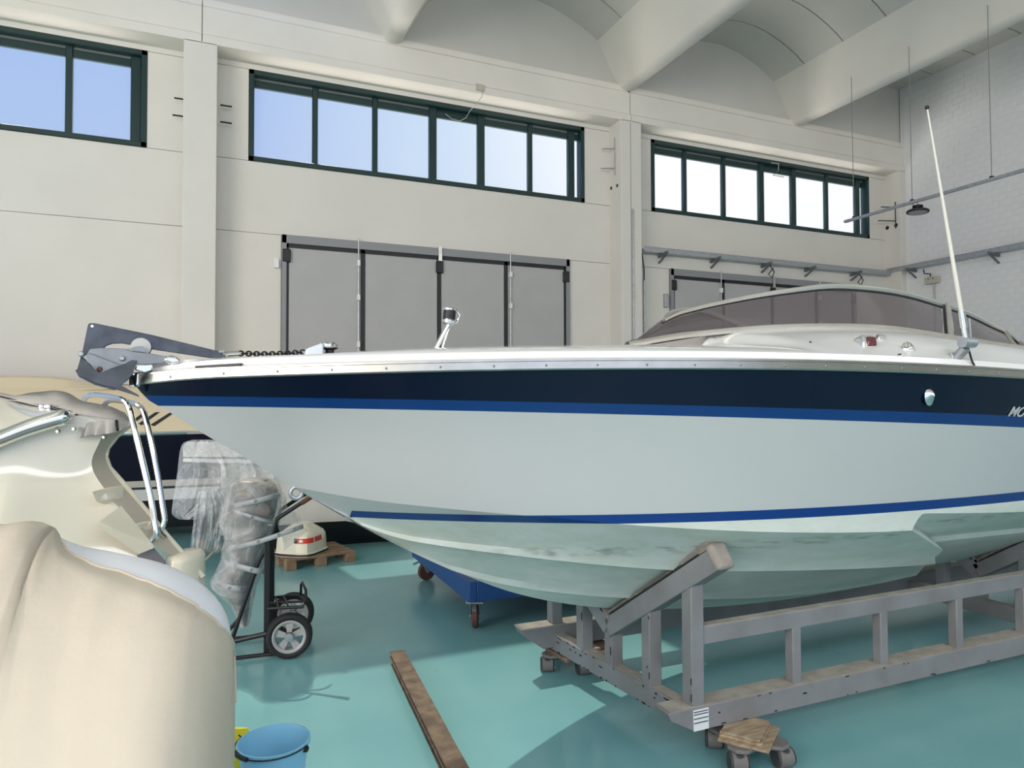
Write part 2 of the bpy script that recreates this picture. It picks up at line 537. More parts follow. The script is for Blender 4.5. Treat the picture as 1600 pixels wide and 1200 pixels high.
# opener cables of the two windows
wb = tag(MB().span((3.86, YP - 0.03, 6.86), (4.0, YP, 6.97)).done('cable_box', BEIGE, bevel=0.005),
         'small beige box on the lintel over the middle window', 'box')
MB().tube([(3.97, YP - 0.02, 6.86), (3.96, YP, 6.76), (3.90, YP + 0.05, 6.68), (3.85, YW - 0.12, 6.62), (3.80, YW - 0.06, 6.52), (3.70, YW - 0.03, 6.46), (3.55, YW - 0.03, 6.48), (3.45, YW - 0.02, 6.55)], 0.005, 6).done('cable', mat('cable_grey', (0.45, 0.44, 0.42), 0.6), wb, smooth=True)
wo = MB().tube([(10.55, YW - 0.05, 6.66), (10.75, YW - 0.06, 6.66), (10.72, YW - 0.07, 6.50), (10.60, YW - 0.06, 6.40), (10.9, YW - 0.05, 6.40)], 0.012, 6).done('window_opener', CHROME, smooth=True)
tag(wo, 'bent metal window opener at the head of the right window', 'opener')
# folding doors
def folding_door(i, x0, x1, cuts, z1):
    fr = MB()
    y0, y1 = YW - 0.06, YW + 0.05
    fr.span((x0, y0, 0), (x0 + 0.07, y1, z1)); fr.span((x1 - 0.07, y0, 0), (x1, y1, z1)); fr.span((x0, y0, z1 - 0.13), (x1, y1, z1))
    dr = struct(fr.done('door_%d' % i, mat('door_frame_grey', (0.27, 0.27, 0.28), 0.5), bevel=0.004, segs=1))
    xs = [x0 + 0.07] + cuts + [x1 - 0.07]
    for k in range(4):
        MB().span((xs[k] + 0.035, YW - 0.02, 0.02), (xs[k + 1] - 0.035, YW + 0.03, z1 - 0.19)).done('door_leaf', DOORP, dr, bevel=0.004, segs=1)
    MB().span((x0 + 0.07, YW - 0.03, z1 - 0.19), (x1 - 0.07, YW + 0.02, z1 - 0.13)).done('rubber_seal', BLACK, dr)
    for c in xs:
        MB().span((c - 0.032, YW - 0.03, 0), (c + 0.032, YW + 0.02, z1 - 0.13)).done('rubber_seal', BLACK, dr)
    for c in (cuts[0] - 0.075, cuts[2] + 0.075):
        rod = MB().tube([(c, YW - 0.055, 0.3), (c, YW - 0.055, z1 + 0.04)], 0.011, 6).done('bolt_rod', GALV, dr, smooth=True)
        for z in (1.1, 1.8, 2.55, 3.3, 3.85):
            MB().span((c - 0.022, YW - 0.085, z), (c + 0.022, YW - 0.02, z + 0.09)).done('rod_guide', WHITEP, rod)
    for c in (xs[0], xs[2], xs[4]):
        for z in (z1 - 0.42, 2.2, 0.6):
            MB().span((c - 0.06, YW - 0.075, z), (c + 0.06, YW - 0.02, z + 0.2)).done('hinge', BLACK, dr, bevel=0.01, segs=1)
    MB().span((xs[2] - 0.03, YW - 0.09, z1 - 0.22), (xs[2] + 0.03, YW - 0.04, z1 + 0.02)).done('latch_post', STEEL, dr)
    return dr
folding_door(1, 0.83, 5.79, [2.07, 3.34, 4.55], 4.25)
folding_door(2, 8.00, 12.96, [9.29, 10.57, 11.80], 4.25)
sw = tag(MB().box((0.755, YW - 0.03, 3.80), (0.07, 0.06, 0.14)).done('door_switch', WHITEP, bevel=0.006), 'small white switch box left of the large grey folding door', 'switch')
sw = tag(MB().box((7.90, YW - 0.03, 3.62), (0.09, 0.06, 0.26)).done('door_switch', GALV, bevel=0.006), 'grey switch box left of the right folding door', 'switch')

# rods sticking out beside the left pilaster
for (x, z, d_, t) in ((-0.66, 6.06, -1, 'upper left'), (-0.68, 5.81, -1, 'lower left'), (-0.05, 6.06, 1, 'upper right'), (-0.05, 5.81, 1, 'lower right')):
    q = MB().tube([(x, YP + 0.25, z), (x + 0.16, YP + 0.25, z)], 0.012, 6).done('steel_rod', BLACK, smooth=True)
    tag(q, 'thin dark steel rod at the %s of the left pilaster' % t, 'rod')

# right wall of painted blocks
wr = struct(MB().span((XR + 0.0205, -6.2, 0), (XR + 0.3, YP + 0.1, 8.9)).done('wall_right', mat('mortar_paint', (0.78, 0.775, 0.77), 0.9)))
BL, BH = 0.25, 0.125
def block_mesh():
    o_ = MB().box((0, 0, 0), (0.016, BL - 0.005, BH - 0.005)).done('block', BLOCK, wr, bevel=0.004, segs=1, local=True)
    return o_
cand = []; halves = []
for r_ in range(int(8.6 / BH)):
    z = (r_ + 0.5) * BH
    for c_ in range(int((YP + 3) / BL)):
        y = YP - (c_ + 0.5 + (0.5 if r_ % 2 else 0)) * BL
        if y - BL / 2 < -3: continue
        if c_ == 0 and r_ % 2: halves.append(z)
        cand.append((y, z))
def seen(y, z):
    q = Vector((XR, y, z)) - EYE
    zz = q.dot(FW)
    px = 800 + F_PX * q.dot(RT) / zz; py = 600 + F_PX * q.dot(DN) / zz
    return zz > 0 and 1380 < px < 1625 and 40 < py < 540
vis = sorted([c for c in cand if seen(*c)], key=lambda c: (Vector((XR, *c)) - EYE).length)
near = set(vis[:300])
b0 = block_mesh()
first = True
field = MB()
for z in halves:
    field.box((XR + 0.024, YP - BL / 4, z), (0.016, BL / 2 - 0.005, BH - 0.005))
for (y, z) in cand:
    jit = random.uniform(-0.002, 0.002)
    if (y, z) in near:
        if first:
            q = b0; first = False
        else:
            q = b0.copy(); COL.objects.link(q); q.parent = wr
        q.location = (XR + 0.024 + jit, y, z)
    else:
        field.box((XR + 0.024 + jit, y, z), (0.016, BL - 0.005, BH - 0.005))
stuff(field.done('block_field', BLOCK, wr))

# ceiling : roof slab, V-shaped beams, curved vault panels
SKX0, SKX1, SKY0, SKY1 = -1.35, 1.88, 8.6, 10.70  # unseen roof opening, added to let the sun onto the floor
rf_ = MB()
rf_.span((-9, -6.3, 8.85), (14.5, SKY0, 9.0)); rf_.span((-9, SKY1, 8.85), (14.5, YW + 0.3, 9.0))
rf_.span((-9, SKY0, 8.85), (SKX0, SKY1, 9.0)); rf_.span((SKX1, SKY0, 8.85), (14.5, SKY1, 9.0))
ceil = struct(rf_.done('ceiling', CONC))
for k in range(4):
    xa = SKX0 + (SKX1 - SKX0) * k / 4; xb = SKX0 + (SKX1 - SKX0) * (k + 1) / 4
    MB().span((xa + 0.01, SKY0, 8.92), (xb - 0.01, SKY1, 8.926)).done('added_skylight_pane', GLASS, ceil)
BX = [-6.3, -1.95, 2.48, 6.86, 11.02]
ZB, ZT, HB, HT = 7.40, 8.25, 0.10, 0.60
for x in BX:
    prof = []
    for k in range(9):
        a = math.pi * (1 + k / 8.0)
        prof.append((math.cos(a) * (HB + 0.06), ZB + 0.10 + math.sin(a) * 0.10))
    prof = [(-HT, ZT), (-HT * 0.93, ZT - 0.06)] + prof + [(HT * 0.93, ZT - 0.06), (HT, ZT)]
    n = len(prof); m_ = MB()
    y0, y1 = -5, YP + 0.14
    m_.add([(x + a, y0, z) for a, z in prof] + [(x + a, y1, z) for a, z in prof],
           [list(range(n))[::-1], list(range(n, 2 * n))] + [(i, (i + 1) % n, n + (i + 1) % n, n + i) for i in range(n)])
    m_.done('ceiling_beam', BEAMC, ceil, smooth=True, sharp=30)
yj = [YP + 0.12, 9.90, 8.99, 8.11, 7.2, 6.3, 5.4, 4.5, 3.6, 2.7, 1.8, 0.9, 0, -1, -2, -3, -4, -5]
bx2 = BX + [XR + 0.55]
edges = [(-9.5, -6.9)] + [(BX[i] + HT, (BX[i + 1] - HT)) for i in range(4)] + [(BX[4] + HT, XR + 1.6)]
for (xa, xb) in edges:
    n = 14
    for j in range(len(yj) - 1):
        ya, yb = yj[j], yj[j + 1] + 0.022
        if abs(xa - SKX0) < 0.01 and yb > SKY0 - 0.3: continue
        m_ = MB(); rows = []
        xe = min(xb, XR + 0.05)
        for yy in (ya, yb):
            top = []
            for k in range(n + 1):
                x = xa + (xe - xa) * k / n
                t = (x - xa) / (xb - xa)
                top.append((x, yy, ZT + 0.50 * math.sin(math.pi * t) ** 0.85 if 0 < t < 1 else ZT))
            rows.append(top)
        m_.grid(rows)
        m_.grid([[(p[0], p[1], p[2] + 0.06) for p in rows[0]], [(p[0], p[1], p[2] + 0.06) for p in rows[1]]])
        for e_ in (0, 1):
            m_.grid([rows[e_], [(p[0], p[1], p[2] + 0.06) for p in rows[e_]]])
        m_.done('vault_panel', CONC, ceil, smooth=True)
# dark strip seen through the joints

# ================================================================== MAIN MOTOR BOAT
TH = R(1.5)
BO = Vector((2.0, 3.32, 0))
boat = thing('motorboat', 'large white motorboat with navy and blue bands resting on the grey steel cradle', 'boat', BO, TH)
BM = Matrix.Translation(BO) @ Matrix.Rotation(TH, 4, 'Z')
def bw(s, v, z):            # boat frame (aft, toward camera side, up) -> world
    return BM @ Vector((s, -v, z))
def onboat(px, py, v=0.0):
    n = (BM.to_3x3() @ Vector((0, 1, 0)))
    return on(px, py, n, bw(0, v, 0))
S0, SC = -2.334, -1.703
keel = spline([-2.334, -2.302, -2.218, -2.042, -1.938, -1.857, -1.709, -1.624, -1.531, -1.466, -1.339, -1.166, -1.003, -0.832, -0.655, -0.482, -0.341, -0.101, 0.25, 0.581, 1.094, 1.873, 2.6, 6.6],
              [1.767, 1.722, 1.662, 1.538, 1.472, 1.418, 1.312, 1.257, 1.196, 1.153, 1.076, 0.976, 0.888, 0.803, 0.722, 0.659, 0.617, 0.560, 0.505, 0.468, 0.436, 0.428, 0.46, 0.46])
sheer = spline([-2.334, -2.118, -1.878, -1.641, -1.404, -0.924, -0.285, 0.447, 0.971, 1.61, 3.0, 6.6],
               [1.767, 1.787, 1.797, 1.804, 1.810, 1.820, 1.826, 1.824, 1.815, 1.796, 1.74, 1.60])
_ch = spline([-1.703, -1.44, -1.093, -0.844, -0.591, -0.434, -0.163, 0.251, 0.764, 1.062, 2.0, 6.6], [1.309, 1.263, 1.225, 1.202, 1.178, 1.160, 1.135, 1.103, 1.074, 1.063, 1.045, 0.93])
_cha = lin([1.114, 1.407, 1.944, 6.6], [1.145, 1.128, 1.097, 0.98])
def bsh(s):
    x = min(max((s - S0) / 4.6, 0), 1); return 1.26 * (1 - (1 - x) ** 2.3)
def bch(s):
    x = min(max((s - SC) / 3.6, 0), 1); return 1.06 * (1 - (1 - x) ** 2.6)
def zch(s, aft=True):
    if s < SC: return keel(s)
    if aft and s > 1.062:
        if s >= 1.125: return _cha(s)
        t = (s - 1.062) / 0.063
        return 1.063 + (1.1443 - 1.063) * math.sin(t * math.pi / 2) ** 0.8
    return _ch(s)
lam1 = spline([-1.42, -1.284, -1.046, -0.80, -0.517, -0.293, -0.042, 0.255, 0.68, 1.197, 2.03], [0.02, 0.138, 0.348, 0.475, 0.545, 0.567, 0.574, 0.582, 0.583, 0.545, 0.42])
lam2 = spline([-0.92, -0.81, -0.567, -0.375, -0.056, 0.438, 0.96, 1.55, 2.45], [0.005, 0.0417, 0.114, 0.152, 0.182, 0.183, 0.150, 0.105, 0.055])

def hull_material():
    m = bpy.data.materials.new('hull_paint')
    m.use_nodes = True
    nt = m.node_tree
    b = nt.nodes['Principled BSDF']
    N, L = nt.nodes.new, nt.links.new
    tc = N('ShaderNodeTexCoord'); sp = N('ShaderNodeSeparateXYZ'); L(tc.outputs['Object'], sp.inputs[0])
    def mth(op, a, b_=None, c_=None):
        n = N('ShaderNodeMath'); n.operation = op
        for i, q in enumerate((a, b_, c_)):
            if q is None: continue
            if isinstance(q, (int, float)): n.inputs[i].default_value = q
            else: L(q, n.inputs[i])
        return n.outputs[0]
    def poly(cs):
        acc = cs[0]
        for c in cs[1:]:
            acc = mth('MULTIPLY_ADD', acc, sp.outputs['X'], c)
        return acc
    ss = [-2.246, -1.874, -1.392, -0.908, -0.399, 0.163, 0.477, 1.015, 1.683]
    zn = np.polyfit(ss, [1.7243, 1.7150, 1.7082, 1.6935, 1.6839, 1.6680, 1.6550, 1.6366, 1.6146], 2)
    zb = np.polyfit([-2.198, -1.872, -1.3875, -0.902, -0.392, 0.17, 0.486, 1.028, 1.706], [1.678, 1.6745, 1.6654, 1.6534, 1.6378, 1.6204, 1.6034, 1.5822, 1.559], 2)
    navy = mth('GREATER_THAN', sp.outputs['Z'], poly([float(q) for q in zn]))
    blue = mth('GREATER_THAN', sp.outputs['Z'], poly([float(q) for q in zb]))
    boot = mth('MULTIPLY', mth('GREATER_THAN', sp.outputs['Z'], poly([0.0025, 1.160])), mth('LESS_THAN', sp.outputs['Z'], poly([0.0062, 1.2025])))
    boot = mth('MULTIPLY', boot, mth('GREATER_THAN', sp.outputs['X'], -1.447))
    # grime below the waterline, streaked along the hull
    mp = N('ShaderNodeMapping'); mp.inputs['Scale'].default_value = (1.2, 2.5, 4.0); L(tc.outputs['Object'], mp.inputs[0])
    nz = N('ShaderNodeTexNoise'); nz.inputs['Scale'].default_value = 2.2; nz.inputs['Detail'].default_value = 8; nz.inputs['Roughness'].default_value = 0.7
    L(mp.outputs[0], nz.inputs['Vector'])
    rp = N('ShaderNodeValToRGB'); rp.color_ramp.elements[0].position = 0.36; rp.color_ramp.elements[1].position = 0.62
    rp.color_ramp.elements[0].color = (0.56, 0.60, 0.52, 1); rp.color_ramp.elements[1].color = (0.66, 0.70, 0.65, 1)
    L(nz.outputs[0], rp.inputs[0])
    # darker scuff band under the waterline amidships
    band = N('ShaderNodeMapRange'); band.interpolation_type = 'SMOOTHSTEP'
    d_ = mth('ABSOLUTE', mth('SUBTRACT', sp.outputs['Z'], poly([0.035, 1.010])))
    L(d_, band.inputs[0]); band.inputs[1].default_value = 0.0; band.inputs[2].default_value = 0.055; band.inputs[3].default_value = 1; band.inputs[4].default_value = 0
    n3 = N('ShaderNodeTexNoise'); n3.inputs['Scale'].default_value = 7; n3.inputs['Detail'].default_value = 8; L(mp.outputs[0], n3.inputs['Vector'])
    r3 = N('ShaderNodeMapRange'); r3.inputs[1].default_value = 0.47; r3.inputs[2].default_value = 0.68; L(n3.outputs[0], r3.inputs[0])
    wnd = N('ShaderNodeMapRange'); wnd.interpolation_type = 'SMOOTHSTEP'; L(sp.outputs['X'], wnd.inputs[0])
    wnd.inputs[1].default_value = -1.1; wnd.inputs[2].default_value = -0.6
    scuff = mth('MULTIPLY', mth('MULTIPLY', band.outputs[0], r3.outputs[0]), mth('MULTIPLY', wnd.outputs[0], 0.55))
    def mixc(f, a, b_):
        n = N('ShaderNodeMix'); n.data_type = 'RGBA'
        L(f, n.inputs[0])
        for i, q in ((6, a), (7, b_)):
            if isinstance(q, tuple): n.inputs[i].default_value = (*q, 1)
            else: L(q, n.inputs[i])
        return n.outputs[2]
    under = mth('LESS_THAN', sp.outputs['Z'], poly([0.0025, 1.160]))
    n5 = N('ShaderNodeTexNoise'); n5.inputs['Scale'].default_value = 1.3; L(tc.outputs['Object'], n5.inputs['Vector'])
    c = mixc(n5.outputs[0], (0.435, 0.465, 0.455), (0.475, 0.50, 0.49))
    c = mixc(under, c, rp.outputs[0])
    c = mixc(scuff, c, (0.09, 0.095, 0.08))
    c = mixc(boot, c, (0.006, 0.040, 0.19))
    c = mixc(blue, c, (0.006, 0.042, 0.165))
    c = mixc(navy, c, (0.003, 0.007, 0.022))
    L(c, b.inputs['Base Color'])
    rr = mth('MULTIPLY_ADD', under, 0.30, 0.16)
    L(rr, b.inputs['Roughness'])
    b.inputs['Specular IOR Level'].default_value = 0.33
    MATS['hull_paint'] = m
    return m
HULLM = hull_material()

SE = 6.6
def mirrored(rows_fn, hull):
    for sg in (1, -1):
        hull.grid([[bw(s, v * sg, z) for (s, v, z) in row] for row in rows_fn])
hull = MB()
# topsides, chine to sheer
ss = [S0 + (SC - S0) * (k / 14) ** 1.3 for k in range(15)] + [SC + (1.05 - SC) * k / 34 for k in range(1, 35)] + [1.062, 1.07, 1.08, 1.09, 1.10, 1.11, 1.125] + [1.2 + 0.2 * k for k in range(28)]
rows = []
NT = 12
for k in range(NT + 1):
    t = k / NT; row = []
    for s in ss:
        b0_, b1_ = (0 if s < SC else bch(s)), bsh(s)
        z0, z1 = zch(s, False), sheer(s)
        ta = max(0.0, (zch(s) - z0) / max(z1 - z0, 1e-5))
        t = ta + (1 - ta) * k / NT
        fl = -0.035 * math.sin(math.pi * t) * min(1, max(0, (s - S0) / 0.8)) * max(0.15, min(1, (1.6 - s) / 2.0))
        row.append((s, max(0.0, b0_ + (b1_ - b0_) * t + fl), z0 + (z1 - z0) * t))
    rows.append(row)
mirrored(rows, hull)
# bottom forward of the step, with two spray strakes
ends = {'k': 2.60, '2': 2.42, '1': 2.03, 'c': 1.062}
def brow(lamf, off, s_start, s_end, kind):
    row = []
    n = 60
    for i in range(n + 1):
        s = s_start + (s_end - s_start) * i / n
        zk, zc_, bc_ = keel(s), zch(s, False), (bch(s) if s > SC else 0)
        l_ = lamf(s)
        bb, z = bc_ * l_, zk + (zc_ - zk) * l_
        fade = min(1, max(0, (s - s_start) / 0.5)) if kind else 1
        if off:
            bb += off * fade
        row.append((s, max(0, bb), z))
    return row
rowsb = [brow(lambda s: 0, 0, SC, ends['k'], 0),
         brow(lambda s: max(0, lam2(s) - 0.015), -0.004, SC, ends['2'], 1),
         brow(lambda s: lam2(s) if s > -0.92 else 0.0, 0.040, SC, ends['2'], 1),
         brow(lambda s: (lam2(s) + 0.075) if s > -0.92 else max(0, 0.06 * (s - SC) / 0.78), 0.008, SC, ends['2'] - 0.05, 1),
         brow(lambda s: max(0.0, (lam1(s) - 0.02)) if s > -1.42 else 0.10 * max(0, s - SC) / 0.3, -0.004, SC, ends['1'], 1),
         brow(lambda s: lam1(s) if s > -1.42 else 0.12 * max(0, s - SC) / 0.3, 0.055, SC, ends['1'], 1),
         brow(lambda s: (lam1(s) + 0.085) if s > -1.42 else 0.25 * max(0, s - SC) / 0.3 , 0.016, SC, ends['1'] - 0.12, 1),
         brow(lambda s: min(0.96, lam1(s) + 0.19) if s > -1.42 else 0.4 * max(0, s - SC) / 0.3, 0.0, SC, ends['1'] - 0.2, 1),
         brow(lambda s: 1.0, 0, SC, ends['c'], 0)]
mirrored(rowsb, hull)
# aft bottom, one step higher, with one strake
def aft(v0, z0, z1, s0):
    return [(s0 + (SE - s0) * i / 24, v0, z0 + (z1 - z0) * i / 24) for i in range(25)]
ar = [aft(0, 0.50, 0.54, 2.5), aft(0.30, 0.665, 0.64, 2.3), aft(0.60, 0.845, 0.76, 1.86), aft(0.635, 0.868, 0.775, 1.80), aft(0.64, 0.90, 0.80, 1.78), aft(0.88, 1.035, 0.90, 1.3), aft(0.99, 1.10, 0.955, 1.10)]
for i in range(25):
    s, v, z = ar[6][i]
    ar[6][i] = (s, 0.985, zch(max(s, 1.13)) - 0.022)
def vside(s, z):
    z0, z1 = zch(s, False), sheer(s); t = (z - z0) / (z1 - z0)
    return bch(s) + (bsh(s) - bch(s)) * t - 0.035 * math.sin(math.pi * t) * max(0.15, min(1, (1.6 - s) / 2.0))
chrow = [(s, vside(s, zch(max(s, 1.126))), zch(max(s, 1.126))) for (s, v, z) in ar[6]]
mirrored(ar + [[(s, v - 0.035, z + 0.012) for (s, v, z) in chrow], chrow], hull)
# face of the step
fe = [r_[-1] for r_ in rowsb]
ae = [ar[0][0], ar[1][0], ar[1][0], ar[1][0], ar[3][0], ar[3][0], ar[4][0], ar[5][0], chrow[0]]
mirrored([fe, ae], hull)
# transom
tr = [(SE, v, z) for (s, v, z) in [r_[-1] for r_ in ar]] + [rows[0][-1], rows[-1][-1]]
hull.add([bw(*p) for p in tr] + [bw(p[0], -p[1], p[2]) for p in tr][::-1], [list(range(2 * len(tr)))])
hull_o = hull.done('hull', HULLM, boat, smooth=True, sharp=24)

# deck and coachroof moulding
crown = spline([-2.334, -2.244, -2.17, -1.995, -1.86, -1.652, -1.492, -1.356, -1.036, -0.597, 0.038, 0.3, 6.6],
               [1.815, 1.846, 1.857, 1.878, 1.889, 1.908, 1.923, 1.934, 1.955, 1.974, 1.996, 2.00, 2.0])
RH = 0.047
deck = MB()
sd_ = [S0 + 0.02 + (0.43 - S0) * (k / 40) ** 1.1 for k in range(41)]
def deckrow(fn): return [fn(s) for s in sd_]
drows = [deckrow(lambda s: (s, bsh(s) * 1.0 + 0.002, sheer(s) + RH - 0.012)),
         deckrow(lambda s: (s, max(0, bsh(s) - 0.012), sheer(s) + RH + 0.004)),
         deckrow(lambda s: (s, max(0, bsh(s) - 0.030), sheer(s) + RH + 0.010)),
         deckrow(lambda s: (s, max(0, bsh(s) - 0.036) , min(crown(s), sheer(s) + RH + 0.034))),
         deckrow(lambda s: (s, max(0, bsh(s) - 0.055), min(crown(s), sheer(s) + RH + 0.044)))]
for fr_ in (0.75, 0.5, 0.25, 0.0):
    drows.append(deckrow(lambda s, fr_=fr_: (s, max(0, (bsh(s) - 0.055) * fr_), sheer(s) + RH + 0.044 + (max(crown(s), sheer(s) + RH + 0.044) - (sheer(s) + RH + 0.044)) * (1 - fr_ ** 2))))
mirrored(drows, deck)
deck.done('deck', GEL, boat, smooth=True, sharp=35)
# windscreen curves
SN, ST = 0.124, 0.394
def vbs(s):
    x = min(max((s - SN) / 2.4, 0), 1); return 0.93 * (1 - (1 - x) ** 3)
def vtp(s):
    x = min(max((s - ST) / 2.2, 0), 1); return 0.78 * (1 - (1 - x) ** 3)
zbs = spline([0.124, 0.173, 0.259, 0.32, 0.42, 0.626, 0.964, 1.088, 1.289, 1.476, 2.198, 3.0, 6.6], [2.004, 2.013, 2.031, 2.042, 2.053, 2.070, 2.076, 2.074, 2.062, 2.039, 1.974, 1.95, 1.85])
ztp = spline([0.394, 0.432, 0.528, 0.644, 0.764, 0.936, 1.107, 1.286, 1.516, 1.729, 1.889, 2.185, 2.33, 2.47], [2.160, 2.188, 2.226, 2.257, 2.283, 2.311, 2.330, 2.322, 2.293, 2.246, 2.212, 2.122, 2.08, 1.990])
house = MB()
sh_ = [0.40 + (SE - 0.40) * (k / 60) ** 1.9 for k in range(61)]
hrows = [[(s, bsh(s) + 0.002, sheer(s) + RH - 0.012) for s in sh_],
         [(s, bsh(s) - 0.012, sheer(s) + RH + 0.004) for s in sh_],
         [(s, bsh(s) - 0.030, sheer(s) + RH + 0.010) for s in sh_],
         [(s, bsh(s) - 0.036, sheer(s) + RH + 0.034) for s in sh_],
         [(s, bsh(s) - 0.055, sheer(s) + RH + 0.044) for s in sh_]]
def hpt(s, t):
    be = bsh(s) - 0.055; ze = sheer(s) + RH + 0.044
    v = be * (1 - t) + (vbs(s) + 0.012) * t + 0.02 * math.sin(math.pi * t)
    zh = ze * (1 - t) + zbs(s) * t + 0.030 * math.sin(math.pi * t) * min(1, s)
    zd = ze + (max(crown(s), ze) - ze) * (1 - min(1, v / be) ** 2) + 0.002
    w_ = min(1, max(0, (s - 0.40) / 0.14)); w_ = w_ * w_ * (3 - 2 * w_)
    return (s, v, zd * (1 - w_) + zh * w_)
for t in (0.2, 0.4, 0.6, 0.8, 0.94, 1.0):
    hrows.append([hpt(s, t) for s in sh_])
hrows.append([(s, vbs(s) * 0.9, zbs(s) - 0.01) for s in sh_])
hrows.append([(s, 0, zbs(s) - 0.02) for s in sh_])
mirrored(hrows, house)
# slanted front end of the coachroof side
fr_ = [r_[0] for r_ in hrows[4:]]
for sg in (1, -1):
    house.add([bw(s, v * sg, z) for s, v, z in fr_] + [bw(0.40, 0, 1.95)], [list(range(len(fr_) + 1))])
house.done('coachroof', GEL, boat, smooth=True, sharp=35)
# rub rail : stainless strip with screws
rail = MB()
sr = [S0 - 0.02 + (SE - S0) * (k / 70) ** 1.25 for k in range(71)]
def railrow(dv, dz):
    return [(s, bsh(s) + dv if s > S0 else dv * 0.4, sheer(s) + dz) for s in sr]
prof = [(0.0, 0.0), (0.014, 0.002), (0.018, 0.008), (0.018, RH - 0.010), (0.024, RH - 0.008), (0.024, RH), (0.0, RH + 0.004)]
mirrored([railrow(a, b) for a, b in prof], rail)
rail_o = rail.done('rub_rail', STEEL, boat, smooth=True, sharp=30)
sc0 = MB().ball((0, 0, 0), 0.0055, 5, (1, 0.6, 1)).done('screw', mat('screw_steel', (0.32, 0.31, 0.30), 0.35, 0.9), rail_o, smooth=True, local=True)
k = 0
s = -2.2
while s < 2.4:
    q = sc0 if k == 0 else sc0.copy()
    if k: COL.objects.link(q); q.parent = rail_o
    q.location = (s, -(bsh(s) + 0.0185), sheer(s) + RH * 0.45)
    s += 0.20; k += 1
for s in (-0.163,):
    MB().beam(bw(s, bsh(s) + 0.019, sheer(s) + 0.004), bw(s, bsh(s) + 0.019, sheer(s) + RH - 0.008), 0.004, 0.004).done('rail_joint', BLACK, rail_o)
# bow cap of the rail
capm = MB()
capm.grid([[bw(S0 - 0.024 + 0.05 * (1 - math.cos(a * 0.9)), 0.034 * math.sin(a), 1.760 + h) for a in [math.pi * (-0.5 + j / 10) for j in range(11)]] for h in (0.0, 0.012, 0.05, 0.062)])
capm.done('bow_cap', CHROME, boat, smooth=True, solid=0.003)
# windscreen glass and frame, both sides
def qs(q): return SN + (2.25 - SN) * q ** 1.6, ST + (2.40 - ST) * q ** 1.6
def glass_rows(q0, q1, off=0.0, n=26, sg=1, t0=0.0, t1=1.0):
    rows_ = []
    for t in [t0 + (t1 - t0) * k / 6 for k in range(7)]:
        row = []
        for i in range(n + 1):
            a, b_ = qs(q0 + (q1 - q0) * i / n)
            p = Vector((a, vbs(a), zbs(a))); q_ = Vector((b_, vtp(b_), ztp(b_)))
            w_ = p.lerp(q_, t)
            bulge = 0.015 * math.sin(math.pi * t)
            row.append(bw(w_.x - bulge * 0.5, (w_.y + bulge + off) * sg, w_.z))
        rows_.append(row)
    return rows_
def qpt(q, t, out=0.0, sg=1):
    a, b_ = qs(q)
    w_ = Vector((a, vbs(a), zbs(a))).lerp(Vector((b_, vtp(b_), ztp(b_))), t)
    return bw(w_.x, (w_.y + out) * sg, w_.z)
for sg, nm in ((1, 'near'), (-1, 'far')):
    g1 = MB().grid(glass_rows(0.0, 0.785, sg=sg)).done('windscreen_pane', TINT, boat, smooth=True)
    g2 = MB().grid(glass_rows(0.81, 0.955, n=8, sg=sg)).done('side_pane', TINT, boat, smooth=True)
    ft = MB().tube([qpt(k / 40, 1.0, 0.006, sg) for k in range(41)], 0.017, 8).done('top_frame', ALU, boat, smooth=True)
    MB().tube([qpt(k / 40, 0.92, 0.004, sg) for k in range(41)], 0.006, 6).done('rubber_seal', BLACK, ft, smooth=True)
    bot = MB()
    rws = []
    for (dz, dv) in ((-0.004, 0.020), (0.010, 0.026), (0.024, 0.018), (0.029, 0.006)):
        row = []
        for k in range(49):
            a, b_ = qs(k / 48 * 1.02)
            row.append(bw(a, (vbs(a) + dv) * sg, zbs(a) + dz))
        rws.append(row)
    bot.grid(rws)
    bot.done('bottom_frame', ALU, boat, smooth=True)
    MB().beam(qpt(0.798, 0.0, 0.012, sg), qpt(0.798, 1.0, 0.012, sg), 0.05, 0.022, up=(0, 1, 0)).done('frame_post', ALU, boat, bevel=0.004)
    MB().beam(qpt(0.788, 0.03, 0.016, sg), qpt(0.788, 0.97, 0.016, sg), 0.014, 0.014, up=(0, 1, 0)).done('rubber_seal', BLACK, boat)
    aft_f = MB()
    aft_f.beam(qpt(0.96, 0.0, 0.012, sg), qpt(0.96, 1.0, 0.012, sg), 0.03, 0.02, up=(0, 1, 0))
    aft_f.beam(qpt(1.0, 0.0, 0.012, sg), qpt(1.0, 1.0, 0.012, sg), 0.03, 0.02, up=(0, 1, 0))
    aft_f.done('vent_frame', ALU, boat, bevel=0.004)
    # dark gap under the front of the screen
    MB().add([bw(0.16, 0.06 * sg, 2.0), bw(0.40, 0.30 * sg, 1.995), bw(0.425, 0.325 * sg, 2.05), bw(0.30, 0.19 * sg, 2.03)], [(0, 1, 2, 3)]).done('dark_panel', NAVY, boat)
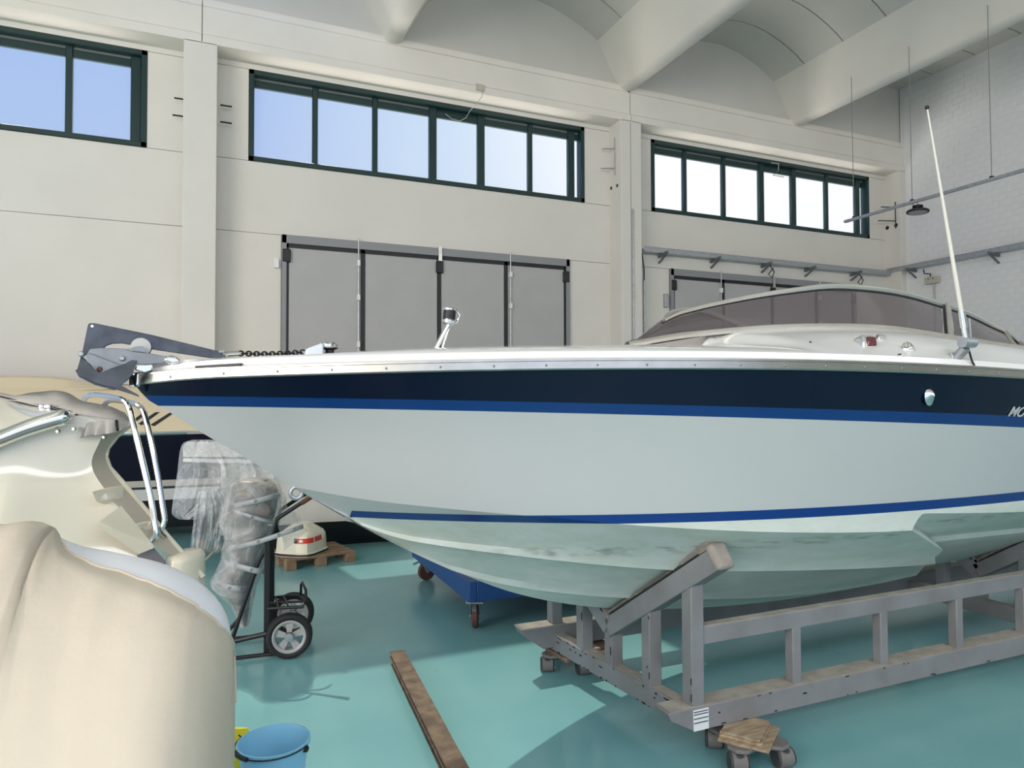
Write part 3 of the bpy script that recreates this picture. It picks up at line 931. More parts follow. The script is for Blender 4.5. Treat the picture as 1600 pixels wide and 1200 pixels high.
# deck fittings
def surf_v(s, z):     # half-breadth of the coachroof side at height z
    lo_t, hi_t = 0.0, 1.0
    for _ in range(24):
        m_t = (lo_t + hi_t) / 2
        if hpt(s, m_t)[2] < z: lo_t = m_t
        else: hi_t = m_t
    return hpt(s, lo_t)[1]
def onside(px, py):
    rr = ray(px, py); inv = BM.inverted(); c = inv @ EYE; q = inv.to_3x3() @ rr
    lo = None
    for i in range(3000):
        d = 2.0 + i * 0.001
        p = c + q * d
        if -p.y < surf_v(p.x, p.z):
            return p.x, -p.y, p.z
    return None
def side_frame(px, py):
    s, v, z = onside(px, py)
    e = 0.01
    ds = Vector((e, -(surf_v(s + e, z) - surf_v(s, z)), 0)).normalized()
    dz = Vector((0, -(surf_v(s, z + e) - surf_v(s, z)), e)).normalized()
    nrm = dz.cross(ds) * -1
    if nrm.y > 0: nrm = -nrm
    m3 = BM.to_3x3()
    up_ = Vector((0, 0, 1)); ho = Vector((nrm.x, nrm.y, 0)).normalized()
    no = (ho * 0.9 + up_ * 0.25).normalized()
    return bw(s, v, z), (m3 @ ds), (m3 @ (up_ - no * no.dot(up_)).normalized()), (m3 @ no)
p, ax, ay, an = side_frame(1350, 537)
nl = MB().prism([p + ax * a + ay * b_ for a, b_ in ((-0.035, -0.038), (0.032, -0.038), (0.036, 0.030), (-0.030, 0.034))], an * 0.07)
nl = nl.done('navigation_light', CHROME, boat, bevel=0.008)
MB().prism([p + an * 0.015 + ax * a + ay * b_ for a, b_ in ((-0.012, -0.026), (0.036, -0.024), (0.040, 0.020), (-0.010, 0.022))], an * 0.055).done('red_lens', REDL, nl, bevel=0.006)
p, ax, ay, an = side_frame(1376, 529)
MB().prism([p + ax * a + ay * b_ for a, b_ in ((-0.024, -0.010), (0.016, -0.024), (0.024, 0.010), (-0.016, 0.022))], an * 0.03).done('chrome_chock', CHROME, boat, bevel=0.006)
p, ax, ay, an = side_frame(1419, 546)
fc = MB().lathe([(0.036, 0), (0.036, 0.006), (0.030, 0.010), (0.0, 0.010)], p, an, 24).done('filler_cap', CHROME, boat, smooth=True)
MB().lathe([(0.010, 0.008), (0.010, 0.02), (0.006, 0.024)], p + ay * 0.004 + ax * 0.006, an, 12).done('cap_knob', CHROME, fc, smooth=True)
p, ax, ay, an = side_frame(1404, 555)
MB().prism([p + ax * a + ay * b_ for a, b_ in ((-0.012, -0.006), (0.0, -0.009), (0.014, 0.008), (-0.008, 0.004))], an * 0.012).done('lock_barrel', BLACK, boat)
for px, py in ((1266, 535), (1476, 562), (1591, 571), (1176, 562)):
    p, ax, ay, an = side_frame(px, py)
    MB().lathe([(0.006, 0), (0.004, 0.006)], p, an, 8).done('snap_stud', BLACK, boat)
p, ax, ay, an = side_frame(1340, 563)
MB().prism([p + ax * a + ay * b_ for a, b_ in ((-0.024, -0.003), (0.024, -0.003), (0.024, 0.004), (-0.024, 0.004))], an * 0.006).done('drain_slot', STEEL, boat)
# antenna with its ratchet mount
p, ax, ay, an = side_frame(1494, 559)
mt = MB().prism([p + ax * a + ay * b_ for a, b_ in ((-0.036, -0.022), (0.034, -0.026), (0.030, 0.022), (-0.034, 0.026))], an * 0.018).done('antenna_mount', GALV, boat, bevel=0.004)
MB().tube([p, p + an * 0.05 + Vector((0, 0, 0.03))], 0.022, 12).done('mount_neck', GALV, mt, smooth=True)
kn = p + an * 0.055 + Vector((0, 0, 0.055))
MB().tube([kn - ax * 0.03, kn + ax * 0.045], 0.026, 14).done('ratchet_knuckle', GALV, mt, smooth=True, sharp=40)
MB().tube([kn + ax * 0.03 , kn + ax * 0.02 + Vector((0, 0, 0.115))], 0.005, 6).done('ratchet_lever', GALV, mt, smooth=True)
MB().tube([kn + ax * 0.03 - an * 0.02, kn + ax * 0.06 - an * 0.02 - Vector((0, 0, 0.08)), kn + ax * 0.09 - an * 0.03 - Vector((0, 0, 0.10))], 0.005, 6).done('antenna_cable', BLACK, mt, smooth=True)
dk = (kn - EYE).dot(FW)
tip = D(1448.5, 168, dk * 0.985)
basep = kn
dirn = (tip - basep).normalized(); Lr = (tip - basep).length
at_ = MB().tube([basep, basep + dirn * 0.07, basep + dirn * 0.071, basep + dirn * 0.15], [0.012, 0.012, 0.016, 0.015], 12).done('antenna_ferrule', CHROME, boat, smooth=True)
at2 = MB().tube([basep + dirn * 0.14, basep + dirn * 0.45, tip], [0.010, 0.0085, 0.0032], 10).done('antenna_rod', ANTW, boat, smooth=True)
MB().ball(tip, 0.010, 6).done('antenna_tip', BLACK, at2, smooth=True)
# clamshell vent on the navy band
def onhull(px, py):
    rr = ray(px, py); inv = BM.inverted(); c = inv @ EYE; q = inv.to_3x3() @ rr
    for i in range(4000):
        d = 1.5 + i * 0.001
        p_ = c + q * d; s = p_.x
        if s < S0: continue
        z0, z1 = zch(s), sheer(s); t = (p_.z - z0) / (z1 - z0)
        b0_, b1_ = (0 if s < SC else bch(s)), bsh(s)
        if -p_.y < b0_ + (b1_ - b0_) * t:
            return s, -p_.y, p_.z
s, v, z = onhull(1452, 620)
cl = MB()
cl.grid([[bw(s + 0.036 * r_ * math.cos(a) * (0.9 if math.cos(a) < 0 else 1), v + 0.026 * (1 - r_ ** 2) * (0.7 + 0.3 * math.sin(a)), z + 0.042 * r_ * math.sin(a)) for a in [2 * math.pi * j / 20 for j in range(20)]] for r_ in (1.0, 0.8, 0.55, 0.3, 0.02)], True)
cl.done('clamshell_vent', CHROME, boat, smooth=True)
# lettering on the topside
s0_, v0_, z0_ = onhull(1572, 650)
cu = bpy.data.curves.new('lettering', 'FONT'); cu.body = 'MON'; cu.size = 0.072; cu.shear = 0.45; cu.extrude = 0.0015; cu.offset = 0.0006; cu.space_character = 1.0
lo_ = bpy.data.objects.new('lettering', cu); COL.objects.link(lo_)
bpy.context.view_layer.update()
dg = bpy.context.evaluated_depsgraph_get()
me = bpy.data.meshes.new_from_object(lo_.evaluated_get(dg))
bpy.data.objects.remove(lo_)
lo_ = bpy.data.objects.new('lettering', me); COL.objects.link(lo_); lo_.parent = boat
me.materials.clear(); me.materials.append(mat('silver_letters', (0.62, 0.64, 0.65), 0.35, 0.3))
s1_, v1_, z1_ = s0_ + 0.2, 0, z0_ - 0.0
tl = (z0_ - zch(s0_)) / (sheer(s0_) - zch(s0_))
def hv(s, z):
    t = (z - zch(s)) / (sheer(s) - zch(s)); return bch(s) + (bsh(s) - bch(s)) * t
ex = Vector((0.2, -(hv(s0_ + 0.2, z0_) - hv(s0_, z0_)), -0.012)).normalized()
ez = Vector((0, -(hv(s0_, z0_ + 0.05) - hv(s0_, z0_)), 0.05)).normalized()
en = ex.cross(ez)
lo_.matrix_local = Matrix.Translation(Vector((s0_, -v0_ - 0.006, z0_))) @ Matrix((ex, ez, en)).transposed().to_4x4()

# searchlight on a raked arm
a0 = onboat(679, 548); a1 = onboat(703, 503)
sl = MB().tube([a0, a1], 0.013, 10).done('searchlight_arm', CHROME, boat, smooth=True)
MB().tube([a0 + bw(0.035, 0, 0) - bw(0, 0, 0), a1 + bw(0.006, 0, 0) - bw(0, 0, 0)], 0.006, 8).done('arm_stay', CHROME, sl, smooth=True)
MB().lathe([(0.03, -0.008), (0.03, 0.004), (0.02, 0.012)], a0 + bw(0.012, 0, 0) - bw(0, 0, 0), (0, 0, 1), 16).done('arm_foot', CHROME, sl, smooth=True)
hc = onboat(702, 494)
hd = MB().lathe([(0.032, -0.038), (0.036, -0.030), (0.036, -0.022), (0.030, -0.018), (0.030, 0.026), (0.036, 0.028), (0.037, 0.036), (0.030, 0.040)], hc, (0.08, 0, 1), 18).done('searchlight_head', CHROME, boat, smooth=True, sharp=30)
MB().lathe([(0.0312, -0.017), (0.0318, 0.0), (0.0312, 0.026)], hc, (0.08, 0, 1), 18, cap=False).done('dark_lens', BLACK, hd, smooth=True)
MB().tube([hc + Vector((0.03, 0, 0.036)), hc + Vector((0.055, 0, 0.008)), hc + Vector((0.04, 0, -0.03)), hc + Vector((0.005, 0, -0.045))], 0.006, 8).done('head_yoke', CHROME, hd, smooth=True)
# windlass
wc = onboat(503, 548)
xh = BM.to_3x3() @ Vector((1, 0, 0)); yh = BM.to_3x3() @ Vector((0, 1, 0))
wl = MB()
wl.prism([wc + xh * a + Vector((0, 0, b_)) for a, b_ in ((-0.085, -0.034), (-0.075, 0.004), (-0.01, 0.032), (0.0, 0.030), (0.0, -0.034))], yh * 0.10)
wl_o = wl.done('windlass', mat('windlass_white', (0.70, 0.75, 0.84), 0.3), boat, bevel=0.010, segs=3)
MB().lathe([(0.020, -0.034), (0.045, -0.03), (0.045, -0.016), (0.020, -0.008), (0.020, 0.004), (0.040, 0.012)], wc + xh * 0.036, (0, 0, 1), 18).done('chain_gypsy', BLACK, wl_o, smooth=True, sharp=30)
MB().lathe([(0.040, 0.012), (0.045, 0.018), (0.045, 0.030), (0.038, 0.038), (0.012, 0.040)], wc + xh * 0.030, (0, 0, 1), 20).done('windlass_cap', CHROME, wl_o, smooth=True, sharp=30)
# deck strip and small chrome fairlead in front of the windlass
MB().beam(onboat(345, 563), onboat(468, 557), 0.16, 0.006).done('chain_plate', STEEL, boat)
sA, sB = -2.02, -1.80
MB().beam(bw(-2.10, bsh(-2.10) - 0.02, 1.842), bw(-1.93, bsh(-1.93) - 0.02, 1.852), 0.03, 0.010).done('deck_strip', DARKP, boat)

# bow roller
br = []
def A(px, py, v=0.0): return onboat(px, py, v)
for v in (0.045, -0.045):
    poly = [A(134, 556, v), A(141, 545, v), (A(158, 543.5, v)), A(196, 545, v), A(206, 549, v), A(240, 553, v), A(262, 557, v), A(268, 566, v), A(232, 569, v), A(205, 570, v), A(180, 572, v), A(152, 568, v), A(138, 567, v)]
    br.append(MB().prism(poly, yh * 0.007).done('roller_cheek', ZINCL, boat, bevel=0.002, segs=1))
MB().prism([A(256, 566), A(258, 559), A(268, 556.5), A(278, 559), A(284, 568), A(270, 571)], yh * 0.13).done('bow_fitting', CHROME, boat, bevel=0.012, segs=3)
MB().prism([A(212, 579), A(216, 571), A(240, 570), A(240, 580), A(228, 584)], yh * 0.14).done('stem_plate', CHROME, boat, bevel=0.005)
rc = A(221, 543)
MB().lathe([(0.020, -0.035), (0.038, -0.033), (0.034, 0), (0.038, 0.033), (0.020, 0.035)], rc, yh, 20).done('bow_roller', mat('roller_nylon', (0.50, 0.50, 0.49), 0.5), boat, smooth=True, sharp=30)
MB().prism([A(197, 546, 0.05), A(214, 541, 0.05), A(224, 541, 0.05), A(229, 551, 0.05)], yh * 0.006).done('roller_bracket', ZINCL, boat)
for px, py, v in ((191, 560, 0.052), (156, 577, 0.055), (127, 553, 0.05)):
    MB().lathe([(0.012, -0.01), (0.012, 0.006), (0.008, 0.010)], A(px, py, v), -yh, 6).done('bolt', GALV if py != 577 else RUST, boat)
# towing eye low on the stem
ey = onboat(463, 770)
MB().tube([ey + xh * (0.026 * math.cos(a)) + Vector((0, 0, 0.026 * math.sin(a))) for a in [2 * math.pi * j / 16 for j in range(16)]], 0.010, 8, close=True).done('towing_eye', GALV, boat, smooth=True)

# anchor held in the roller
anc = thing('anchor', 'dark galvanised plough anchor hung in the bow roller of the large boat', 'anchor', A(170, 560))
shank = [(138, 507), (141, 505), (150, 505.5), (240, 524), (346, 550), (349, 555), (346, 559.5), (338, 561), (238, 546), (226, 543.5), (208, 539.5), (190, 536.5), (176, 537), (166, 540.5), (160, 546), (160, 560), (140, 562), (128, 556), (133, 530)]
MB().prism([A(x, y) for x, y in shank], yh * 0.016).done('shank', ZINC, anc, bevel=0.002, segs=1)
MB().lathe([(0.006, -0.011), (0.006, 0.011)], A(144.5, 510), yh, 10).done('shank_hole', WHITEP, anc)
fl = [(127, 556), (121, 577), (126, 587), (150, 599), (181, 607), (218, 620.5), (216, 617), (189, 602), (200, 594), (207, 584), (211, 574), (215, 560), (207, 562), (196, 568), (172, 577), (158, 583), (146, 577), (134, 562)]
for v0, v1 in ((0.02, 0.10), (-0.02, -0.10)):
    # each half of the fluke flares outward towards its lower rim
    k_ = len(fl)
    def fv(p): 
        t = min(max((p[1] - 556) / 45.0, 0), 1) * (1 if p[0] < 212 or p[1] < 600 else 0.1)
        return v0 + (v1 - v0) * math.sin(t * math.pi * 0.62) * (0.4 if p[1] > 612 else 1)
    pts = [A(p[0], p[1], fv(p)) for p in fl]
    MB().prism(pts, yh * 0.012).done('fluke', ZINC, anc, bevel=0.0015, segs=1)
cwp = [(121, 577), (126, 587), (150, 599), (181, 607)]
MB().grid([[A(x, y, 0.092) for x, y in cwp], [A(x, y, -0.092) for x, y in cwp]]).done('fluke_web', ZINC, anc, solid=0.008)
MB().prism([A(131, 557, 0.05), A(140, 551, 0.05), A(186, 569, 0.05), A(198, 568.5, 0.05), A(174, 578, 0.05), A(159, 585, 0.05), A(146, 580, 0.05)], yh * 0.02).done('anchor_shoulder', ZINCL, anc, bevel=0.006)
# shackle and chain
ch = thing('anchor_chain', 'dark steel chain running from the anchor shackle to the white windlass', 'chain', A(400, 552))
shk = MB().tube([A(342, 550, 0.015), A(350, 549, 0.018), A(358, 553, 0.0), A(350, 557, -0.018), A(342, 557, -0.015)], 0.006, 8).done('shackle', GALV, ch, smooth=True)
MB().tube([A(352, 553.5), A(374, 552)], 0.011, 10).done('swivel', CHROME, ch, smooth=True)
p0, p1 = A(373, 552), A(476, 550)
NL = 17
lk = None
for i in range(NL):
    c = p0.lerp(p1, (i + 0.5) / NL) - Vector((0, 0, 0.006 * math.sin(math.pi * (i + .5) / NL)))
    if i < 2:
        ll = (p1 - p0).length / NL * 0.72
        sd2 = yh if i % 2 else Vector((0, 0, 1))
        pts = []
        for j in range(14):
            a = 2 * math.pi * j / 14
            cx_ = math.cos(a); pts.append(c + xh * (ll * cx_) + sd2 * (0.010 * math.sin(a)))
        q = MB().tube(pts, 0.0042, 6, close=True).done('chain_link', RUST if i == 5 else BLACK, ch, smooth=True)
        lk = (lk or []) + [(q, c)]
    else:
        src, c0 = lk[i % 2]
        q = src.copy(); COL.objects.link(q); q.parent = ch
        q.location = c - c0

# ================================================================== CRADLE
cr = thing('boat_cradle', 'grey welded steel cradle with chipped paint under the large white boat', 'cradle', (2.05, 3.27, 0))
ZR0, ZR1 = 0.145, 0.280
YN, YF = 2.70, 3.93          # runner centre lines
XE = 8.4
def runner(y, w, name, z0, z1, xtip, par):
    # box runner with its end cut back below, dusty top
    m_ = MB()
    poly = [(xtip, z1), (xtip + 0.02, z1 - 0.04), (xtip + 0.15, z0), (XE, z0), (XE, z1)]
    m_.prism([(x, y, z) for x, z in poly], (0, w, 0))
    r_ = m_.done(name, GREY, par, bevel=0.004)
    MB().span((xtip + 0.02, y - w / 2 + 0.006, z1), (XE, y + w / 2 - 0.006, z1 + 0.002)).done('dust_layer', DUST, r_)
    return r_
rn = runner(YN + 0.01, 0.12, 'runner', ZR0, ZR1 - 0.025, 1.90, cr)
rf = runner(YF, 0.12, 'runner', ZR0 + 0.01, ZR1 + 0.01, 1.70, cr)
# inspection sticker
def ons(px, py): return onY(px, py, YN + 0.01 - 0.0615)
q_ = [ons(1083, 1113), ons(1107, 1106), ons(1107.5, 1137), ons(1084, 1144)]
for p_, z_ in zip(q_, (ZR1 - 0.034, ZR1 - 0.034, ZR0 + 0.003, ZR0 + 0.003)): p_.z = z_
stk = MB().prism([p - Vector((0, 0.0, 0)) for p in q_], (0, 0.002, 0)).done('sticker', WHITEP, rn)
for t in (0.10, 0.22, 0.42, 0.62):
    a = q_[0].lerp(q_[3], t); b = q_[1].lerp(q_[2], t)
    MB().beam(a + Vector((0.002, -0.0015, 0)), b + Vector((-0.004, -0.0015, 0)), 0.002, 0.0045).done('printed_line', mat('ink_blue', (0.05, 0.06, 0.12), 0.6), rn)
def frame(x, pw, skew, zt, tilt):
    """cross frame: cross beam, five posts and the V of two padded arms"""
    yc = 3.32
    def X(y): return x + (yc - y) * skew
    MB().beam((X(YF), YF, 0.185), (X(YN), YN + 0.05, 0.185), 0.085, 0.10).done('cross_beam', GREY, cr, bevel=0.004)
    MB().beam((X(YF), YF - 0.05, 0.236), (X(YN), YN + 0.08, 0.236), 0.06, 0.003).done('dust_layer', DUST, cr)
    for y, z1 in ((YF - 0.0, 0.86), (3.60, 0.60), (3.32, 0.44), (3.00, 0.63), (YN, 0.875 + tilt)):
        w = pw
        MB().span((X(y) - w / 2, y - w / 2, 0.22), (X(y) + w / 2, y + w / 2, z1)).done('post', GREY, cr, bevel=0.006)
    for sg in (1, -1):
        p0 = Vector((X(yc), yc, 0.44)); p1 = Vector((X(yc - sg * 0.80), yc - sg * 0.80, 0.975))
        ar_ = MB().beam(p0, p1, 0.095, 0.10, up=(0, 0, 1)).done('support_arm', GREY, cr, bevel=0.006)
        t_ = (p1 - p0).normalized(); nrm = Vector((0, -t_.z * 1, t_.y)) if sg < 0 else Vector((0, t_.z, -t_.y))
        if nrm.z < 0: nrm = -nrm
        # rubber and carpet pad on top, bunched at the end
        pad = MB(); rws = []
        L_ = (p1 - p0).length
        for i in range(15):
            t = i / 14
            hgt = 0.012 + 0.010 * (math.sin(t * 9) * 0.5 + 0.5) + (0.030 if t > 0.78 else 0.0) * min(1, (t - 0.78) / 0.08 if t > 0.78 else 0)
            c = p0 + t_ * (L_ * t) + nrm * 0.05
            rws.append([c + Vector((-0.046, 0, 0)), c + Vector((-0.046, 0, 0)) + nrm * hgt, c + Vector((0.046, 0, 0)) + nrm * hgt, c + Vector((0.046, 0, 0))])
        pad.grid(rws); pad.add(rws[-1], [(0, 1, 2, 3)]); pad.add(rws[0], [(3, 2, 1, 0)])
        pad.done('carpet_pad', mat('carpet_grey', (0.27, 0.245, 0.22), 0.95, noise_amt=0.3, noise_scale=25), ar_, smooth=True, sharp=50)
        edge = MB()
        for i in range(14):
            t = i / 14
            if 0.05 < t < 0.92:
                c = p0 + t_ * (L_ * t) + nrm * 0.052
                edge.beam(c + Vector((-0.049, 0, 0)), c + t_ * (L_ / 14) + Vector((-0.049, 0, 0)), 0.006, 0.005 + 0.007 * random.random())
        edge.done('rubber_edge', CHIP, ar_)
        e = p1 + t_ * 0.012 + nrm * 0.012
        MB().beam(p1 - t_ * 0.02 + nrm * 0.008, p1 + t_ * 0.03 + nrm * 0.01, 0.105, 0.125).done('pad_end', mat('pad_end_beige', (0.36, 0.32, 0.28), 0.9, noise_amt=0.2, noise_scale=20), ar_, bevel=0.022, segs=3)
frame(2.02, 0.075, 0.10, 0.9, 0.0)
frame(5.15, 0.075, 0.0, 0.9, 0.0)
# side rails with their uprights (near side only shows)
MB().beam((2.06, YN, 0.575), (XE, YN + 0.03, 0.575), 0.06, 0.085).done('side_rail', GREY, cr, bevel=0.005)
MB().beam((2.06, YN, 0.6185), (XE, YN + 0.03, 0.6185), 0.05, 0.002).done('dust_layer', DUST, cr)
for x in (2.71, 3.34, 3.96, 4.58, 5.20, 5.82, 6.44, 7.06):
    MB().span((x - 0.028, YN - 0.028, 0.24), (x + 0.028, YN + 0.028, 0.54)).done('rail_upright', GREY, cr, bevel=0.005)
MB().beam((5.12, YF, 0.575), (XE, YF, 0.575), 0.06, 0.085).done('side_rail', GREY, cr, bevel=0.005)
# chips in the paint
chips = MB()
for _ in range(38):
    y = random.uniform(YN + 0.1, YF - 0.1); z = random.choice([0.230, 0.226, 0.2, 0.142])
    x = 2.02 + (3.32 - y) * 0.10 - 0.0435
    chips.box((x, y, z), (0.002, random.uniform(0.006, 0.03), random.uniform(0.003, 0.009)))
for y, z1 in ((3.60, 0.6), (3.32, 0.44), (3.0, 0.63), (YN, 0.85), (YF, 0.8)):
    x = 2.02 + (3.32 - y) * 0.10 - 0.0385
    for _ in range(3):
        chips.box((x, y - 0.034 + random.choice([0, 0.068]) * random.random(), random.uniform(0.28, z1)), (0.002, 0.006, random.uniform(0.01, 0.05)))
for _ in range(22):
    x = random.uniform(2.1, 6)
    chips.box((x, YN + 0.01 - 0.061, random.choice([0.152, 0.156, 0.248, 0.21])), (random.uniform(0.006, 0.03), 0.002, random.uniform(0.003, 0.008)))
stuff(chips.done('paint_chips', CHIP, cr))
# rusty strap hanging behind the front frame
q = MB().tube([(2.10, 3.62, 0.62), (2.14, 3.60, 0.50), (2.13, 3.60, 0.40), (2.18, 3.58, 0.345), (2.25, 3.56, 0.345)], 0.014, 6).done('rusty_hook', RUST, cr, smooth=True)

# dollies under the runners
def dolly(loc, rot, label):
    t = thing('furniture_dolly', label, 'dolly', loc, rot)
    pl = []
    for k in range(4):
        a0_, a1_ = k * math.pi / 2, (k + 1) * math.pi / 2
        for j, (r_, w) in enumerate(((0.178, -0.26), (0.190, 0.0), (0.178, 0.26), (0.118, math.pi / 4))):
            a = a0_ + w
            pl.append((r_ * math.cos(a), r_ * math.sin(a), 0.099))
    MB().prism([Vector(p) + Vector(loc) * 0 for p in pl], (0, 0, 0.018)).done('plate', GREYP, t, bevel=0.006, local=True)
    for k in range(4):
        a = k * math.pi / 2
        c = Vector((0.160 * math.cos(a), 0.160 * math.sin(a), 0))
        cs = MB().lathe([(0.035, 0.062), (0.035, 0.082), (0.020, 0.090)], c, (0, 0, 1), 14).done('caster_fork', DARKP, t, smooth=True, sharp=30, local=True)
        ax_ = Matrix.Rotation(-rot + R(-55 + 12 * k) , 3, 'Z') @ Vector((1, 0.15, 0))
        ax_.normalize()
        wc_ = c + Vector((0, 0, 0.046))
        MB().lathe([(0.030, -0.038), (0.045, -0.033), (0.046, -0.028), (0.046, 0.028), (0.045, 0.033), (0.030, 0.038)], wc_, ax_, 20).done('caster_wheel', GREYP, cs, smooth=True, sharp=30, local=True)
        side = ax_.cross(Vector((0, 0, 1)))
        for sg in (1, -1):
            MB().lathe([(0.044, 0.0), (0.040, 0.007)], wc_ + ax_ * (0.036 * sg), ax_ * sg, 16).done('wheel_cover', DARKP, cs, smooth=True, sharp=30, local=True)
    return t
dolly((2.32, 2.60, 0), R(33), 'grey four-wheeled dolly under the near runner of the cradle, plywood on it')
dolly((2.05, 3.93, 0), R(10), 'grey four-wheeled dolly under the far front corner of the cradle')
def ply(c, sx, sy, z0, h, rot, label, m=PLY):
    q = MB(); n = 10
    rr_ = Matrix.Rotation(rot, 3, 'Z')
    def edge(a, b):
        return [Vector(a).lerp(Vector(b), i / n) for i in range(n)]
    cs = [(-sx / 2, -sy / 2, 0), (sx / 2, -sy / 2, 0), (sx / 2, sy / 2, 0), (-sx / 2, sy / 2, 0)]
    pts = []
    for i in range(4):
        for p in edge(cs[i], cs[(i + 1) % 4]):
            pts.append(rr_ @ (p + Vector((random.uniform(-1, 1), random.uniform(-1, 1), 0)) * 0.0022) + Vector((c[0], c[1], z0 + h / 2)))
    q.prism(pts, (0, 0, h))
    o_ = q.done('plywood_board', m, bevel=0.002, segs=1)
    return tag(o_, label, 'board')
ply((2.315, 2.585), 0.27, 0.23, 0.108, 0.013, R(36), 'lowest plywood board on the near dolly under the cradle')
ply((2.31, 2.60), 0.235, 0.19, 0.121, 0.012, R(36), 'middle plywood board of the stack on the near dolly')
ply((2.31, 2.605), 0.225, 0.18, 0.133, 0.0115, R(35), 'topmost plywood board of the stack on the near dolly, touching the runner')
ply((2.12, 3.86), 0.40, 0.26, 0.108, 0.022, R(4), 'dark brown board on the far dolly under the front of the cradle', PALW)
ply((2.10, 3.80), 0.17, 0.12, 0.130, 0.025, R(4), 'small pale plywood piece on the far dolly', PLY)

# ================================================================== FLOOR THINGS
# two grooved planks, one on the other
a_, b_ = onZ(621, 1016, 0.09), onZ(722, 1210, 0.09)
dv = (b_ - a_).normalized(); sv = Vector((-dv.y, dv.x, 0))
e_ = a_ + dv * 2.3
for k, (z0, sh, lb) in enumerate(((0.0, 0.006, 'lower weathered timber batten on the teal floor, under another one'), (0.044, 0.0, 'upper weathered timber batten lying on a second batten on the teal floor'))):
    prof = [(-0.048, 0), (0.048, 0), (0.048, 0.040), (-0.048, 0.040), (-0.048, 0.030), (-0.036, 0.026), (-0.036, 0.012), (-0.048, 0.009)]
    m_ = MB(); rows = []
    for i in range(13):
        t = i / 12; j = 0.0015 if 0 < i < 12 else 0
        base = a_.lerp(e_, t) + dv * (-0.012 * k)
        rows.append([Vector((base.x, base.y, 0)) + sv * (p[0] + sh + random.uniform(-j, j)) + Vector((0, 0, z0 + p[1] + random.uniform(-j, 0) * (p[1] > 0.02))) for p in prof])
    m_.grid(rows, True); m_.add(rows[0], [list(range(8))]); m_.add(rows[-1], [list(range(8))[::-1]])
    o_ = m_.done('timber_batten', WOOD, bevel=0.002, segs=1)
    tag(o_, lb, 'batten', 'two stacked battens')

# bucket
bc_ = onZ(428, 1156, 0.29)
bk = thing('bucket', 'light blue plastic bucket with black wire handle on the floor', 'bucket', (bc_.x, bc_.y, 0))
m_ = MB().lathe([(0.10, 0.0), (0.105, 0.003), (0.138, 0.27), (0.146, 0.272), (0.147, 0.290), (0.141, 0.292), (0.134, 0.268), (0.100, 0.008), (0.001, 0.006)], (bc_.x, bc_.y, 0), (0, 0, 1), 40)
m_.done('bucket_body', BUCKET, bk, smooth=True, sharp=40)
cx = Vector((bc_.x, bc_.y, 0.272))
ang0 = R(-13)
hx = Vector((math.cos(ang0 - YAW), math.sin(ang0 - YAW), 0)); hy = Vector((0, 0, 1)).cross(hx)
pts = []
for i in range(25):
    a = math.pi * i / 24
    pts.append(cx - hx * (0.152 * math.cos(a)) - hy * (0.158 * math.sin(a)) + Vector((0, 0, 0.012 - 0.0 * math.sin(a))))
MB().tube([pts[0] + Vector((-0.012, 0, 0.012))] + pts + [pts[-1] + Vector((0.006, 0, -0.012))], 0.0032, 6).done('wire_handle', BLACK, bk, smooth=True)
MB().tube(pts[6:12], 0.0085, 8).done('handle_grip', BLACK, bk, smooth=True)
for sg in (1, -1):
    MB().lathe([(0.012, -0.004), (0.012, 0.008)], cx + hx * (0.146 * sg) + Vector((0, 0, -0.004)), hx * sg, 10).done('handle_lug', BLACK, bk)
# yellow pack beside it
yb = onZ(372, 1210, 0.0)
m_ = MB(); rws = []
for i in range(9):
    t = i / 8; z = 0.20 * t
    rws.append([Vector((yb.x, yb.y + 0.02, z)) + RT * (math.cos(a) * (0.075 - 0.03 * t ** 2 + 0.008 * noise.noise((a, t * 5, 3)))) + _f0 * (math.sin(a) * 0.045 * (1 - t ** 2 * 0.85)) for a in [2 * math.pi * j / 20 for j in range(20)]])
m_.grid(rws, True); m_.add(rws[-1], [list(range(20))]); m_.add(rws[0], [list(range(20))[::-1]])
yo_ = m_.done('yellow_pack', YELLOW, smooth=True, sharp=50)
tag(yo_, 'crumpled yellow pack on the floor left of the blue bucket', 'bag')

# blue trolley
tr_ = thing('blue_trolley', 'blue steel platform trolley on casters behind the bow of the large boat', 'trolley', (2.7, 5.6, 0))
x0, x1, y0, y1 = 1.68, 4.2, 4.77, 6.42
TB0, TB1 = 0.215, 0.365
for a, b_ in (((x0, y0), (x0 + 0.06, y1)), ((x1 - 0.06, y0), (x1, y1)), ((x0 + 0.06, y0), (x1 - 0.06, y0 + 0.06)), ((x0 + 0.06, y1 - 0.06), (x1 - 0.06, y1))):
    MB().span((*a, TB0), (*b_, TB1)).done('frame_channel', BLUE, tr_, bevel=0.006)
MB().span((x0 + 0.06, y0 + 0.06, TB1 - 0.05), (x1 - 0.06, y1 - 0.06, TB1 - 0.025)).done('deck_plate', BLUE, tr_)
MB().beam((x0 + 0.02, y0 + 0.2, TB0 + 0.06), (x0 + 1.2, y0 + 0.9, TB0 + 0.06), 0.05, 0.10).done('brace', BLUE, tr_)
